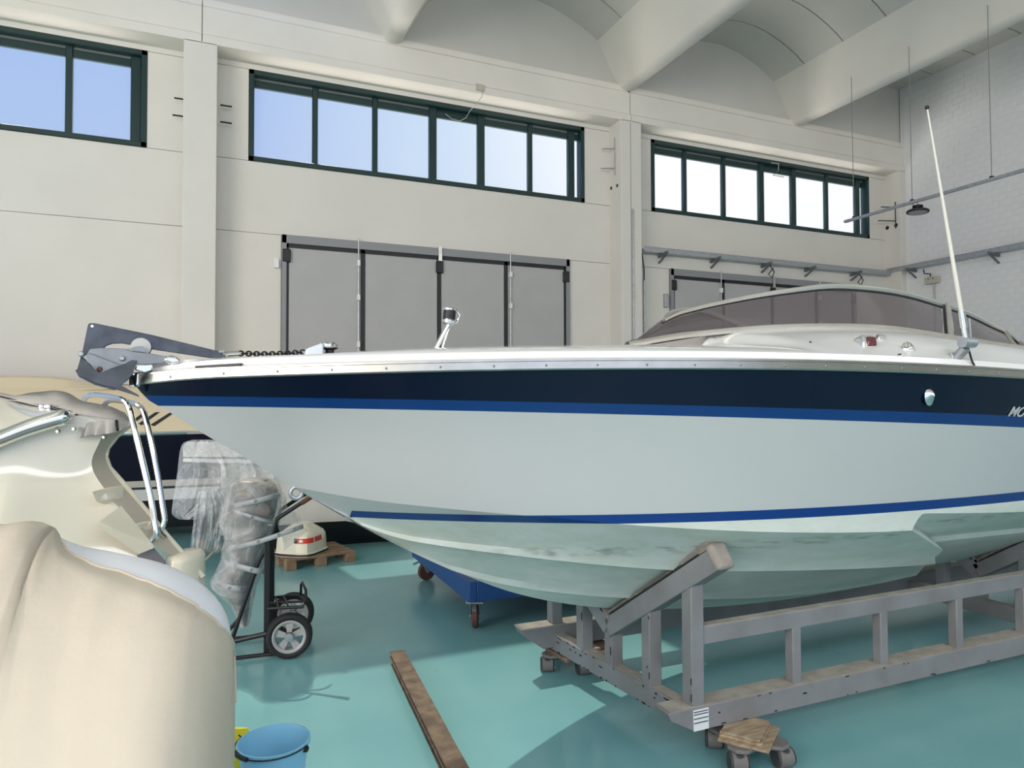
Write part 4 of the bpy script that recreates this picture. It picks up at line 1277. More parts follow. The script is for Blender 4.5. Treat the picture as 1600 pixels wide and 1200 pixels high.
for i, (x, y, rot_) in enumerate(((x0 + 0.07, y0 + 0.07, R(66)), (x0 + 0.09, y1 - 0.1, R(10)), (x1 - 0.1, y0 + 0.08, R(30)), (x1 - 0.1, y1 - 0.1, R(80)))):
    c = Vector((x, y, 0))
    dirx = Matrix.Rotation(rot_, 3, 'Z') @ Vector((1, 0, 0)); axx = Vector((-dirx.y, dirx.x, 0))
    MB().box(c + Vector((0, 0, TB0 - 0.008)), (0.13, 0.13, 0.012), Matrix.Rotation(rot_, 3, 'Z')).done('caster_plate', GALV, tr_, bevel=0.003, segs=1)
    wc_ = c + dirx * 0.03 + Vector((0, 0, 0.085))
    wh = MB().lathe([(0.03, -0.022), (0.080, -0.021), (0.085, -0.014), (0.085, 0.014), (0.080, 0.021), (0.03, 0.022)], wc_, axx, 24).done('caster_wheel', WHEELR, tr_, smooth=True, sharp=30)
    fk = MB()
    for sg in (1, -1):
        o1 = axx * (0.032 * sg)
        fk.prism([c + o1 + dirx * -0.045 + Vector((0, 0, TB0 - 0.012)), c + o1 + dirx * 0.045 + Vector((0, 0, TB0 - 0.012)), wc_ + o1 + dirx * 0.022 + Vector((0, 0, 0)), wc_ + o1 + Vector((0, 0, -0.022)), wc_ + o1 - dirx * 0.022], axx * 0.005)
    fk.done('caster_fork', GALV, tr_, bevel=0.002, segs=1)
    MB().tube([wc_ - axx * 0.042, wc_ + axx * 0.042], 0.010, 8).done('axle_bolt', GALV, tr_, smooth=True)
    MB().beam(c + Vector((0, 0, TB0 - 0.03)) - dirx * 0.03, c + Vector((0, 0, TB0 - 0.05)) - dirx * 0.11, 0.03, 0.008).done('brake_pedal', GALV, tr_)

# pallet with an outboard cowl on it
pc = onZ(495, 888, 0.0)
pz = [onZ(448, 893, 0), onZ(556, 877, 0)]
pal = thing('pallet', 'small wooden pallet carrying the cream outboard cowl', 'pallet', pc)
ex = (pz[1] - pz[0]).normalized(); ey_ = Vector((-ex.y, ex.x, 0)); LP = (pz[1] - pz[0]).length; WP = 0.62
o0 = pz[0]
for i in range(3):
    for j in range(3):
        c = o0 + ex * (0.05 + (LP - 0.10) * i / 2) + ey_ * (0.05 + (WP - 0.1) * j / 2) + Vector((0, 0, 0.045))
        MB().box(c, (0.10, 0.10, 0.088), Matrix((ex, ey_, Vector((0, 0, 1)))).transposed()).done('pallet_block', PALW, pal, bevel=0.003, segs=1)
for j in range(5):
    c = o0 + ex * (LP / 2) + ey_ * (0.05 + (WP - 0.1) * j / 4) + Vector((0, 0, 0.1))
    MB().beam(c - ex * LP / 2, c + ex * LP / 2, 0.085, 0.02).done('deck_board', PALW, pal, bevel=0.002, segs=1)
PT = 0.111
cc = o0 + ex * 0.24 + ey_ * 0.26
cow = thing('outboard_cowl', 'cream outboard motor cowl with a red stripe lying on the pallet', 'cowl', (cc.x, cc.y, PT))
dcw = (cc - EYE).dot(FW)
s_ = dcw / F_PX          # metres per pixel at the cowl
def oct_ring(wx, wy, z, r_=0.30):
    out = []
    for q in range(24):
        a = 2 * math.pi * q / 24
        c_, s2 = math.cos(a), math.sin(a)
        p_ = (abs(c_) ** 4.5 + abs(s2) ** 4.5) ** (-1 / 4.5)
        out.append(Vector((cc.x, cc.y, PT + z)) + (Matrix.Rotation(R(-38), 3, 'Z') @ Vector((c_ * p_ * wx, s2 * p_ * wy, 0))))
    return out
W_ = 33 * s_
H_ = 47 * s_
rws = [oct_ring(W_ * a, W_ * 1.05 * a, H_ * h) for a, h in ((0.985, 0.0), (1.0, 0.03), (1.0, 0.10), (0.955, 0.14), (0.93, 0.42), (0.90, 0.62), (0.82, 0.72), (0.42, 0.95), (0.36, 1.0), (0.05, 1.01))]
m_ = MB().grid(rws, True); m_.add(rws[-1], [list(range(24))])
cb = m_.done('cowl_shell', CREAM, cow, smooth=True, sharp=28)
MB().grid([oct_ring(W_ * 0.97, W_ * 1.02, 0.001), oct_ring(W_ * 1.02, W_ * 1.07, 0.012), oct_ring(W_ * 1.015, W_ * 1.065, 0.03)], True).done('cowl_gasket', BLACK, cow, smooth=True)
def cowl_band(a0, a1, h0, h1, mm, nm, off=1.008):
    rows = []
    for h in (h0, h1):
        t = (h - 0.42) / 0.20; a_k = 0.93 + (0.90 - 0.93) * t
        row = []
        for i in range(13):
            a = R(a0 + (a1 - a0) * i / 12)
            c_, s2 = math.cos(a), math.sin(a)
            p_ = (abs(c_) ** 4.5 + abs(s2) ** 4.5) ** (-1 / 4.5) * off
            row.append(Vector((cc.x, cc.y, PT + H_ * h)) + (Matrix.Rotation(R(-38), 3, 'Z') @ Vector((c_ * p_ * W_ * a_k, s2 * p_ * W_ * 1.05 * a_k, 0))))
        rows.append(row)
    return MB().grid(rows).done(nm, mm, cb)
cowl_band(291, 334, 0.44, 0.60, REDP, 'red_stripe')
cowl_band(338, 372, 0.44, 0.60, REDP, 'red_stripe')
cowl_band(282, 291, 0.44, 0.60, BLACK, 'black_label')
cowl_band(296, 305, 0.48, 0.56, WHITEP, 'white_numerals', 1.012)

# hand truck carrying the wrapped outboard
HTD = 4.53
def Hh(px, py, dd=0.0): return D(px, py, HTD + dd)
ht = thing('hand_truck', 'black tubular hand truck carrying the film-wrapped outboard motor', 'hand truck', onZ(420, 1022, 0.0))
wn = onZ(452, 1028, 0.0); 
axd = Vector((math.sin(R(8)), math.cos(R(8)), 0))     # axle direction, away from camera
wr_ = 0.148
MBl = None
def wheel(c):
    t = MB().lathe([(0.100, -0.030), (0.125, -0.040), (0.142, -0.034), (wr_, -0.015), (wr_, 0.015), (0.142, 0.034), (0.125, 0.040), (0.100, 0.030)], c, axd, 36, cap=False).done('tyre', RUBBER, ht, smooth=True, sharp=40)
    MB().lathe([(0.102, -0.032), (0.108, -0.036), (0.100, -0.038), (0.088, -0.030), (0.088, 0.03), (0.102, 0.032)], c, axd, 36, cap=False).done('wheel_rim', RIMG, t, smooth=True, sharp=40)
    x_ = axd.cross(Vector((0, 0, 1))).normalized()
    sp = MB()
    for k in range(5):
        a = 2 * math.pi * k / 5 + 0.3
        d0 = x_ * math.cos(a) + Vector((0, 0, 1)) * math.sin(a); d1 = x_ * -math.sin(a) + Vector((0, 0, 1)) * math.cos(a)
        sp.prism([c - axd * 0.016 + d0 * 0.02 + d1 * 0.014, c - axd * 0.016 + d0 * 0.095 + d1 * 0.026, c - axd * 0.016 + d0 * 0.095 - d1 * 0.026, c - axd * 0.016 + d0 * 0.02 - d1 * 0.014], axd * 0.012)
    sp.done('wheel_spokes', RIMG, t)
    MB().lathe([(0.028, -0.040), (0.026, -0.046), (0.010, -0.048)], c, axd, 16).done('wheel_hub', GALV, t, smooth=True, sharp=30)
    MB().lathe([(0.028, -0.04), (0.028, 0.04)], c, axd, 16).done('hub_tube', DARKP, t, smooth=True)
wc1 = Vector((wn.x, wn.y, wr_)); wc2 = wc1 + axd * 0.50
wheel(wc1); wheel(wc2)
MB().tube([wc1, wc2], 0.012, 8).done('axle', BLACK, ht, smooth=True)
for dd in (0.03, 0.43):
    off = axd * dd
    fx = [Hh(417, 845) + off, Hh(416.5, 940) + off, Hh(416, 1018) + off]
    MB().beam(fx[0], Vector((fx[2].x, fx[2].y, 0.02)), 0.036, 0.03, up=axd).done('upright', BLACK, ht, bevel=0.004)
    hb = [Hh(484, 778) + off, Hh(432, 812) + off, Hh(425, 840) + off, Hh(402, 882) + off, Hh(364, 995) + off, Hh(340, 1060) + off]
    hb[-1].z = max(hb[-1].z, 0.03)
    MB().tube(hb, 0.014, 8).done('handle_bar', BLACK, ht, smooth=True, sharp=60)
    MB().tube([Hh(486, 777) + off, Hh(471, 787) + off], 0.017, 8).done('handle_grip', RUST if dd < 0.1 else BLACK, ht, smooth=True)
zb_ = 0.022
toe = [Vector((p.x, p.y, zb_)) for p in (onZ(438, 1020, zb_), onZ(300, 1036, zb_))]
MB().tube([toe[0], toe[1]], 0.013, 8).done('toe_bar', BLACK, ht, smooth=True)
MB().tube([Hh(417, 990), Hh(340, 1008)], 0.017, 8).done('cross_bar', BLACK, ht, smooth=True)
MB().tube([toe[0] + axd * 0.4, toe[1] + axd * 0.4], 0.013, 8).done('toe_bar', BLACK, ht, smooth=True)
# rack over the wheels
rk = [Hh(418, 951), Hh(474, 948), Hh(478, 941, 0.05), Hh(470, 932, 0.40), Hh(460, 930, 0.43), Hh(418, 935, 0.43)]
MB().tube(rk, 0.011, 8).done('rack_loop', BLACK, ht, smooth=True, sharp=70)
for t in (0.3, 0.6):
    MB().tube([rk[0].lerp(rk[1], t), rk[5].lerp(rk[4], t)], 0.008, 6).done('rack_bar', BLACK, ht, smooth=True)
MB().tube([rk[0].lerp(rk[5], 0.5), rk[1].lerp(rk[3], 0.5)], 0.008, 6).done('rack_bar', BLACK, ht, smooth=True)
MB().tube([rk[3], Hh(470.5, 913, 0.36), Hh(472.5, 910, 0.30), Hh(478, 922, 0.10), rk[2]], 0.009, 8).done('rack_loop', BLACK, ht, smooth=True, sharp=70)

def loft_lr(rows, depth, thick, n=20, wob=0.0, seed=0, scale=1.0, dshift=0.0, p=2.4):
    """body from (y, left x, right x) rows of an outline seen at a given distance, with elliptical sections"""
    m_ = MB(); rws = []
    for (py, xl, xr) in rows:
        c = D((xl + xr) / 2, py, depth + dshift); hw = (D(xr, py, depth) - D(xl, py, depth)).length / 2 * scale
        row = []
        for j in range(n):
            a = 2 * math.pi * j / n
            ca, sa = math.cos(a), math.sin(a)
            q = (abs(ca) ** p + abs(sa) ** p) ** (-1 / p)
            th = thick if not callable(thick) else thick(py)
            pt = c + RT * (hw * ca * q) + _f0 * (min(th, hw * 1.6) * scale * sa * q)
            if wob:
                pt += (RT * ca + _f0 * sa) * wob * noise.noise(pt * 9 + Vector((seed, 0, 0)))
            row.append(pt)
        rws.append(row)
    m_.grid(rws, True); m_.add(rws[0], [list(range(n))]); m_.add(rws[-1], [list(range(n))[::-1]])
    return m_
eng_rows = [(748, 385, 405), (750, 372, 418), (756, 362, 431), (766, 359, 437), (780, 357, 437), (796, 352, 435), (808, 348, 432), (818, 348, 428), (830, 353, 425), (845, 355, 418), (860, 353, 412), (875, 348, 408), (890, 341, 404), (902, 335, 401), (912, 337, 399), (922, 346, 396), (935, 358, 393), (950, 366, 391), (965, 372, 389), (978, 376, 386)]
ob = thing('wrapped_outboard', 'outboard motor wrapped in clear plastic film and tape on the hand truck', 'outboard motor', Hh(385, 880, 0.25))
def inner(rows, k):
    return [(y, (a + b) / 2 - (b - a) / 2 * k, (a + b) / 2 + (b - a) / 2 * k) for y, a, b in rows]
def dense(rows, n):
    ys = np.linspace(rows[0][0], rows[-1][0], n); R_ = np.array(rows)
    return [(float(y), float(np.interp(y, R_[:, 0], R_[:, 1])), float(np.interp(y, R_[:, 0], R_[:, 2]))) for y in ys]
ENGD = HTD + 0.20
loft_lr(dense(inner(eng_rows[1:8], 0.86), 16), ENGD, 0.15).done('engine_cowl', ENG, ob, smooth=True, sharp=50)
loft_lr(dense(inner(eng_rows[7:], 0.72), 20), ENGD, 0.09).done('engine_leg', ENG, ob, smooth=True, sharp=50)
MB().lathe([(0.052, 0), (0.052, 0.02), (0.03, 0.03)], D(412, 797, ENGD - 0.13), -_f0, 18).done('flywheel_cover', GREYP, ob, smooth=True)
MB().prism([D(366, 766, ENGD - 0.155), D(384, 762, ENGD - 0.155), D(383, 777, ENGD - 0.155), D(367, 778, ENGD - 0.155)], _f0 * 0.006).done('brown_label', CARD, ob)
loft_lr(dense(eng_rows, 60), ENGD, 0.185, n=40, wob=0.018, seed=4).done('plastic_wrap', PFILM2, ob, smooth=True, sharp=180)
# film hanging over to the cowl side
MB().grid([[D(432 + 10 * t + 3 * math.sin(9 * t), 772 + 88 * t + k * 2, ENGD - 0.1 + 0.06 * k) for t in [i / 12 for i in range(13)]] for k in range(2)] +
          [[D(440 + 42 * t ** 1.3 + 4 * math.sin(12 * t), 770 + 60 * t - k * 3, ENGD + 0.10 + 0.05 * k) for t in [i / 12 for i in range(13)]] for k in range(2)]).done('loose_film', PFILM, ob, smooth=True)
RING = mat('ring_print', (0.05, 0.05, 0.09), 0.5)
def band(pts, wpx, dep_off, rings):
    rows = []; n = 16
    P_ = np.array(pts, float)
    ts = np.linspace(0, 1, len(P_))
    for sgn in (-0.5, 0.5):
        row = []
        for i in range(n + 1):
            t = i / n
            x = float(np.interp(t, ts, P_[:, 0])); y = float(np.interp(t, ts, P_[:, 1]))
            row.append(D(x, y + sgn * wpx, ENGD - 0.205 + 0.15 * (1 - math.sqrt(max(0, 1 - (0.95 * (2 * t - 1)) ** 2)))))
        rows.append(row)
    bnd = MB().grid(rows).done('tape_band', TAPE, ob, smooth=True, solid=0.001)
    for t in rings:
        i = int(t * n); c = (rows[0][i] + rows[1][i]) / 2 - FW * 0.004
        MB().tube([c + RT * (0.0095 * math.cos(a)) + Vector((0, 0, 0.0075 * math.sin(a))) for a in [2 * math.pi * j / 12 for j in range(11)]], 0.0018, 4).done('printed_ring', RING, bnd)
band([(361, 791), (400, 783), (437, 773)], 8, 0.10, (0.1, 0.5, 0.92))
band([(361, 797), (395, 808), (428, 817)], 6, 0.10, (0.1, 0.55))
band([(356, 857), (396, 849), (430, 838), (455, 829), (474, 822)], 8, 0.10, (0.06, 0.32, 0.6, 0.84))
band([(352, 880), (380, 887), (400, 892), (416, 892)], 9, 0.08, (0.2, 0.62))
band([(343, 914), (362, 919), (386, 921)], 10, 0.08, (0.12, 0.45, 0.85))

# ================================================================== BOATS BEHIND
def onYd(px, py, y): return onY(px, py, y)
# --- white boat with dark bottom, one end bagged in plastic
YB = 7.95
wb_ = thing('white_boat', 'white boat with black bottom behind the bow, one end bagged in plastic', 'boat', (1.2, 8.6, 0))
def pr(px, py, y=YB): 
    return onY(px, py, y)
def W(px, py, dy=0.0): return onY(px, py, YB + dy)
xs_ = [345, 350, 358, 375, 420, 480, 540, 600, 650, 700]
top = [716, 716, 716, 717, 718, 720, 722, 724, 726, 728]
mid = [770, 770, 770, 770, 771, 772, 774, 776, 778, 780]
wl_ = [838, 836, 832, 827, 822, 817, 814, 826, 838, 846]
bot = [856, 857, 858, 858, 858, 857, 855, 853, 858, 862]
far = 1.2
m_ = MB()
m_.grid([[W(x, y, 0.05) for x, y in zip(xs_, top)], [W(x, y) for x, y in zip(xs_, mid)], [W(x, y, 0.06) for x, y in zip(xs_, wl_)]])
m_.grid([[W(x, y, 0.05) for x, y in zip(xs_, top)], [W(x, y, 0.05) + Vector((0, far, 0)) for x, y in zip(xs_, top)]])
m_.add([W(345, 716, 0.05), W(345, 770), W(345, 838, 0.06), W(345, 838, 0.06) + Vector((0, far - 0.2, 0)), W(345, 716, 0.05) + Vector((0, far, 0))], [(0, 1, 2, 3, 4)])
m_.done('hull_side', mat('hull_offwhite', (0.62, 0.61, 0.57), 0.4, noise_amt=0.06), wb_, smooth=True)
m_ = MB().grid([[W(x, y, 0.06) for x, y in zip(xs_, wl_)], [W(x, y, 0.35) for x, y in zip(xs_, bot)], [W(x, y, 0.6) for x, y in zip(xs_, bot)]])
m_.done('hull_bottom', mat('antifouling_black', (0.010, 0.011, 0.014), 0.6), wb_, smooth=True)
MB().prism([W(286, 716, -0.03), W(286, 722, -0.03), W(700, 732, -0.03), W(700, 726, -0.03)], (0, 0.06, 0)).done('rub_strip', WHITEP, wb_, bevel=0.01)
m_ = MB()
r0 = [W(286, 714, 0.0), W(286, 698, 0.06), W(292, 690, 0.25), W(292, 690, 1.7)]
r1 = [W(420, 714, 0.0), W(420, 698, 0.06), W(420, 690, 0.25), W(420, 690, 1.7)]
m_.grid([r0, r1]); m_.add(r0, [(0, 1, 2, 3)])
m_.done('transom_locker', mat('locker_white', (0.72, 0.70, 0.66), 0.5), wb_, smooth=True, sharp=40)

def sheet(outline_rows, dep_fn, name, par, material, nx=26, wob=0.03, seed=0, solid=0.0):
    """hanging sheet from (y, left x, right x) rows, folded"""
    R_ = np.array(outline_rows, float)
    ys = np.linspace(R_[0, 0], R_[-1, 0], 30)
    rows = []
    for i, y in enumerate(ys):
        xl = np.interp(y, R_[:, 0], R_[:, 1]); xr = np.interp(y, R_[:, 0], R_[:, 2])
        row = []
        for j in range(nx + 1):
            t = j / nx
            x = xl + (xr - xl) * t
            dy = dep_fn(t, i / 29) + wob * (noise.noise(Vector((t * 7 + seed, i / 29 * 2.2, seed))) + 0.6 * noise.noise(Vector((t * 19 + seed, i / 29 * 3, 3 + seed))))
            row.append(onY(x, float(y), YB + dy))
        rows.append(row)
    return MB().grid(rows).done(name, material, par, smooth=True, solid=solid)
sheet([(687, 300, 352), (692, 285, 380), (705, 281, 402), (720, 279, 420), (740, 277, 430), (765, 273, 420), (785, 270, 400), (800, 268, 360), (806, 269, 330), (812, 280, 310)],
      lambda t, v: -0.10 - 0.10 * math.sin(math.pi * t) * v + 0.18 * (1 - min(1, t * 5)), 'plastic_bag', wb_, PFILM, wob=0.05, seed=2)
sheet([(768, 308, 352), (780, 305, 358), (800, 303, 362), (820, 302, 360), (840, 299, 358), (852, 297, 354), (858, 298, 350), (864, 325, 342)],
      lambda t, v: -0.34 - 0.08 * math.sin(math.pi * t), 'plastic_bag', wb_, PFILM, nx=30, wob=0.09, seed=9)
q = MB().tube([W(345, 852, -0.3), W(330, 866, -0.3), W(318, 878, -0.32), W(300, 882, -0.36)], 0.012, 6).done('rope', mat('rope_beige', (0.45, 0.40, 0.28), 0.9), wb_, smooth=True)
for x in (305, 420):
    MB().span(W(x, 846, 0.5), W(x + 16, 888, 0.62)).done('wooden_chock', PALW, wb_, bevel=0.006)

# --- boat with a cream deck and navy sides behind it
YNB = 9.3
nb = thing('navy_sided_boat', 'cream-decked motorboat with dark navy sides along the back wall', 'boat', (-2, 9.6, 0))
def V(px, py, dy=0.0): return onY(px, py, YNB + dy)
def zat(py, px=200): return V(px, py).z
zg = zat(678); XL, XRr = -6.5, 0.9
secs = [(zat(683), 0.0), (zat(700), 0.0), (zat(752), 0.03)]
def strip(z0, y0_, z1, y1_, mm, nm):
    m_ = MB(); rows = []
    for z, y in ((z0, y0_), (z1, y1_)):
        row = []
        for i in range(25):
            t = i / 24; x = XL + (XRr + 1.6 - XL) * t
            tap = max(0, (x - (XRr - 1.0)) / 2.6) ** 1.8 * 1.0
            row.append(Vector((x, YNB + y + tap, z)))
        rows.append(row)
    m_.grid(rows)
    return m_.done(nm, mm, nb, smooth=True)
strip(zat(682), 0.0, zat(753), 0.04, mat('navy_dull', (0.004, 0.005, 0.014), 0.25, spec=0.15), 'topside')
strip(zat(753), 0.038, zat(763), 0.045, mat('stripe_beige', (0.50, 0.46, 0.39), 0.4), 'boot_stripe')
strip(zat(763), 0.045, zat(767), 0.05, NAVY, 'boot_stripe')
strip(zat(767), 0.05, zat(785), 0.06, mat('stripe_white', (0.60, 0.60, 0.58), 0.4), 'boot_stripe')
strip(zat(785), 0.06, zat(834), 0.25, mat('antifouling_black', (0.01, 0.011, 0.014), 0.6), 'hull_bottom')
strip(zat(834), 0.25, 0.12, 0.75, mat('antifouling_grey', (0.10, 0.10, 0.11), 0.7), 'hull_bottom')
# gunwale rail
m_ = MB()
m_.tube([(XL + (XRr + 1.6 - XL) * i / 24, YNB - 0.015 + max(0, (XL + (XRr + 1.6 - XL) * i / 24 - (XRr - 1.0)) / 2.6) ** 1.8, zg + 0.004) for i in range(25)], 0.028, 8)
m_.done('gunwale_rail', CHROME, nb, smooth=True)
# deck rising to a crest : lower sloping flank and a rear ridge
crest0 = [(-40, 590), (60, 590), (120, 597), (150, 606), (168, 603), (195, 607), (225, 614)]
rowsd = []
Yc = 0.75
m_ = MB()
gx = [-6.5 + (0.9 + 1.6 + 6.5) * i / 30 for i in range(31)]
tapf = lambda x: max(0, (x - (XRr - 1.0)) / 2.6) ** 1.8
zc1 = onY(190, 607, YNB + Yc).z
zr0, zr1 = onY(0, 588, YNB + 1.0).z, onY(150, 597, YNB + 1.0).z
rowsd = [[Vector((x, YNB + tapf(x), zg)) for x in gx],
         [Vector((x, YNB + 0.04 + tapf(x), zg + 0.05)) for x in gx],
         [Vector((x, YNB + 0.04 + (Yc - 0.04) * 0.5 + tapf(x) * 0.6, zg + 0.05 + (zc1 - zg - 0.05) * 0.55)) for x in gx],
         [Vector((x, YNB + Yc + tapf(x) * 0.3, zc1)) for x in gx],
         [Vector((x, YNB + Yc + 0.25, zc1 + 0.02 - 0.0 * x)) for x in gx],
         [Vector((x, YNB + 1.2, zc1 + 0.05)) for x in gx]]
m_.grid(rowsd)
m_.done('deck', CREAMD, nb, smooth=True, sharp=20)
# raised trunk further aft
zt_ = onY(30, 588, YNB + 0.95).z
xt = onY(165, 600, YNB + 0.95).x
m_ = MB()
prof = [(Yc - 0.05, zc1 - 0.05), (0.9, zt_ - 0.02), (1.05, zt_ + 0.005), (1.2, zt_ + 0.01)]
m_.grid([[Vector((x, YNB + y, z if x < xt - 0.6 else zc1 + (z - zc1) * max(0.0, (xt + 0.25 - x) / 0.85))) for y, z in prof] for x in [XL + (xt + 0.25 - XL) * i / 30 for i in range(31)]])
m_.done('cabin_trunk', CREAMD, nb, smooth=True, sharp=25)
m_ = MB()
nA = (rowsd[3][10] - rowsd[1][10]); nA = Vector((1, 0, 0)).cross(nA).normalized()
if nA.y > 0: nA = -nA
for (p_, q_) in (((246, 631), (211, 657)), ((257, 637), (219, 663)), ((269, 645), (238, 664.5))):
    mid_ = rowsd[1][10].lerp(rowsd[3][10], 0.5)
    a = on(p_[0], p_[1], nA, mid_ + nA * 0.012); b_ = on(q_[0], q_[1], nA, mid_ + nA * 0.012)
    MB().beam(a, b_, 0.045, 0.006, up=nA).done('deck_stripe', BLACK, nb)
# supports
for x in (-4.5, -1.5, 0.2):
    MB().span((x - 0.1, YNB + 0.75, 0), (x + 0.1, YNB + 1.4, 0.16)).done('keel_block', PALW, nb)

# --- cream boat at the left edge : stern with stairs, ladder and folded canvas
sb_ = thing('stern_boat', 'cream motorboat stern at the left edge with chrome rail and boarding ladder', 'boat', D(40, 800, 2.6))
def G(rows): return [[D(*p) for p in r_] for r_ in rows]
side_y = [(-120, [742, 765, 800, 830, 870, 920, 980, 1050]), (-40, [712, 735, 775, 808, 842, 890, 950, 1020]), (0, [697, 721, 757, 788, 824, 866, 930, 1000]),
          (50, [681, 703, 742, 772, 808, 848, 905, 975])]
XS = [[-120, -40, 0, 50, 90, 118, 140, 165], [-120, -40, 0, 50, 90, 118, 140, 158], [-120, -40, 0, 50, 90, 113, 130, 143], [-120, -40, 0, 50, 90, 113, 130, 142],
      [-120, -40, 0, 50, 95, 122, 143, 157], [-120, -40, 0, 50, 105, 140, 166, 187], [-120, -40, 0, 60, 120, 168, 205, 237], [-120, -40, 0, 60, 125, 180, 225, 262]]
YS = [[722, 694, 680, 664, 652, 648, 652, 662], [765, 735, 721, 703, 689, 681, 680, 688], [800, 775, 757, 742, 730, 724, 719, 714], [830, 808, 788, 772, 760, 752, 744, 732],
      [870, 842, 824, 808, 790, 778, 768, 757], [920, 890, 866, 848, 826, 812, 802, 792], [980, 950, 930, 905, 882, 870, 862, 853], [1050, 1020, 1000, 975, 950, 925, 905, 888]]
DB = [2.74, 2.74, 2.71, 2.67, 2.62, 2.57, 2.55, 2.57]
XM = [165, 158, 143, 142, 157, 187, 237, 262]
side_rows = []
for r_ in range(8):
    dl = 2.93 - 0.01 * r_
    side_rows.append([(x, y, DB[r_] + (dl - DB[r_]) * (max(x, -120) / XM[r_] if x > 0 else x / 260)) for x, y in zip(XS[r_], YS[r_])])
MB().grid(G(side_rows)).done('hull_side', PALE, sb_, smooth=True, sub=2, sharp=180)
# stern quarter : thick inner band and its raised edge
E1 = [(166, 668, 2.95), (150, 695, 2.92), (141, 716, 2.91), (141, 733, 2.90), (150, 752, 2.89), (166, 773, 2.885), (187, 792, 2.87), (212, 822, 2.86), (240, 853, 2.85)]
E2 = [(203, 664, 3.10), (182, 682, 3.08), (168, 700, 3.06), (165, 714, 3.05), (171, 731, 3.04), (190, 752, 3.02), (222, 790, 3.0), (262, 838, 2.98), (318, 902, 2.96)]
e1, e2 = [D(*p) for p in E1], [D(*p) for p in E2]
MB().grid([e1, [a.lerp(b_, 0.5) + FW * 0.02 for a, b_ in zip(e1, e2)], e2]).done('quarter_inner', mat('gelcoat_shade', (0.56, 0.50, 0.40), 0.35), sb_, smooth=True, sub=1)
MB().tube(e2, 0.011, 8).done('quarter_edge', CREAM, sb_, smooth=True)
# outer flank of the quarter so it has thickness
MB().grid([e2, [p + FW * 0.16 - RT * 0.22 for p in e2]]).done('quarter_outer', CREAM, sb_, smooth=True)
# stairs
for (a, w_) in (((158, 760), 1.0), ((206, 815), 1.0)):
    x, y = a
    poly = [D(x, y + 4, 2.84), D(x + 21, y, 2.90), D(x + 21, y + 26, 2.90), D(x + 8, y + 22, 2.84)]
    MB().prism(poly, FW * 0.10 + RT * 0.02).done('stair_tread', CREAM, sb_, bevel=0.008)
MB().add([D(187, 792, 2.865), D(237, 853, 2.845), D(238, 858, 2.845), D(216, 867, 2.80), D(150, 820, 2.70)], [(0, 1, 2, 3, 4)]).done('stair_panel', CREAM, sb_, solid=0.01)
MB().prism([D(214, 866, 2.83), D(236, 855, 2.85), D(259, 880, 2.85), D(240, 895, 2.82)], (0, 0, 0.012)).done('step_mat', mat('mat_grey', (0.13, 0.13, 0.15), 0.9), sb_)
# platform end with rounded top
pc_ = D(290, 866, 2.98)
pr_ = (D(318, 866, 2.98) - D(268, 866, 2.98)).length / 2
m_ = MB(); rws = []
for (k, dz) in ((0.05, 0.012), (0.80, 0.010), (0.95, 0.0), (1.0, -0.015), (1.02, -0.10), (1.03, -0.16), (0.9, -0.30)):
    rws.append([pc_ + Vector((0, 0, dz)) + RT * (pr_ * k * math.cos(a)) + _f0 * (pr_ * 1.6 * k * math.sin(a)) for a in [2 * math.pi * j / 28 for j in range(28)]])
m_.grid(rws, True); m_.add(rws[0], [list(range(28))])
m_.done('platform_end', CREAM, sb_, smooth=True, sharp=40)
# chrome rub rail
cr_rows = [[(-120, 722, 2.62), (-40, 694, 2.68), (0, 679, 2.71), (40, 663, 2.75), (75, 652, 2.79), (100, 647, 2.82), (114, 648, 2.84)]]
pts = [D(*p) for p in cr_rows[0]]
low = [D(x, y + 14 - (i > 4) * (i - 4) * 3, d) for i, (x, y, d) in enumerate(cr_rows[0])]
def dens(ps, n=24):
    f = [spline(range(len(ps)), [p[k] for p in ps]) for k in range(3)]
    return [Vector((f[0](t), f[1](t), f[2](t))) for t in np.linspace(0, len(ps) - 1, n)]
m_ = MB(); rws = []
cp = dens([a.lerp(b_, 0.5) for a, b_ in zip(pts, low)], 30)
for i, p in enumerate(cp):
    t = (cp[min(i + 1, 29)] - cp[max(i - 1, 0)]).normalized()
    s2 = t.cross(Vector((0, 0, 1))).normalized()
    if s2.dot(FW) > 0: s2 = -s2
    k = 1.0 if i < 24 else max(0.15, 1 - ((i - 23) / 6.5) ** 2)
    rws.append([p + (Vector((0, 0, 1)) * (0.036 * math.sin(a)) + s2 * (0.032 * math.cos(a))) * k for a in [2 * math.pi * j / 14 for j in range(14)]])
m_.grid(rws, True); m_.add(rws[-1], [list(range(14))])
m_.done('rub_rail', CHROME, sb_, smooth=True)
# side deck between the rail and the canvas
up = [D(-120, 600, 3.02), D(-40, 612, 3.02), D(0, 622, 3.02), D(40, 632, 3.01), D(75, 638, 3.0), D(100, 643, 2.98), D(125, 650, 2.95)]
MB().grid([[p + Vector((0, 0, -0.005)) for p in pts], [a.lerp(b_, 0.5) + Vector((0, 0, 0.012)) for a, b_ in zip(pts, up)], up]).done('side_deck', PALE, sb_, smooth=True, sub=1)
MB().tube([p + Vector((0, 0, 0.004)) for p in up], 0.007, 6).done('canvas_welt', BLACK, sb_, smooth=True)
# cleats by the rail end
for x in (66, 77):
    MB().lathe([(0.014, -0.01), (0.010, 0.004), (0.017, 0.008), (0.016, 0.02), (0.008, 0.024)], D(x, 640, 2.985), (0, 0, 1), 14).done('chrome_stud', CHROME, sb_, smooth=True)
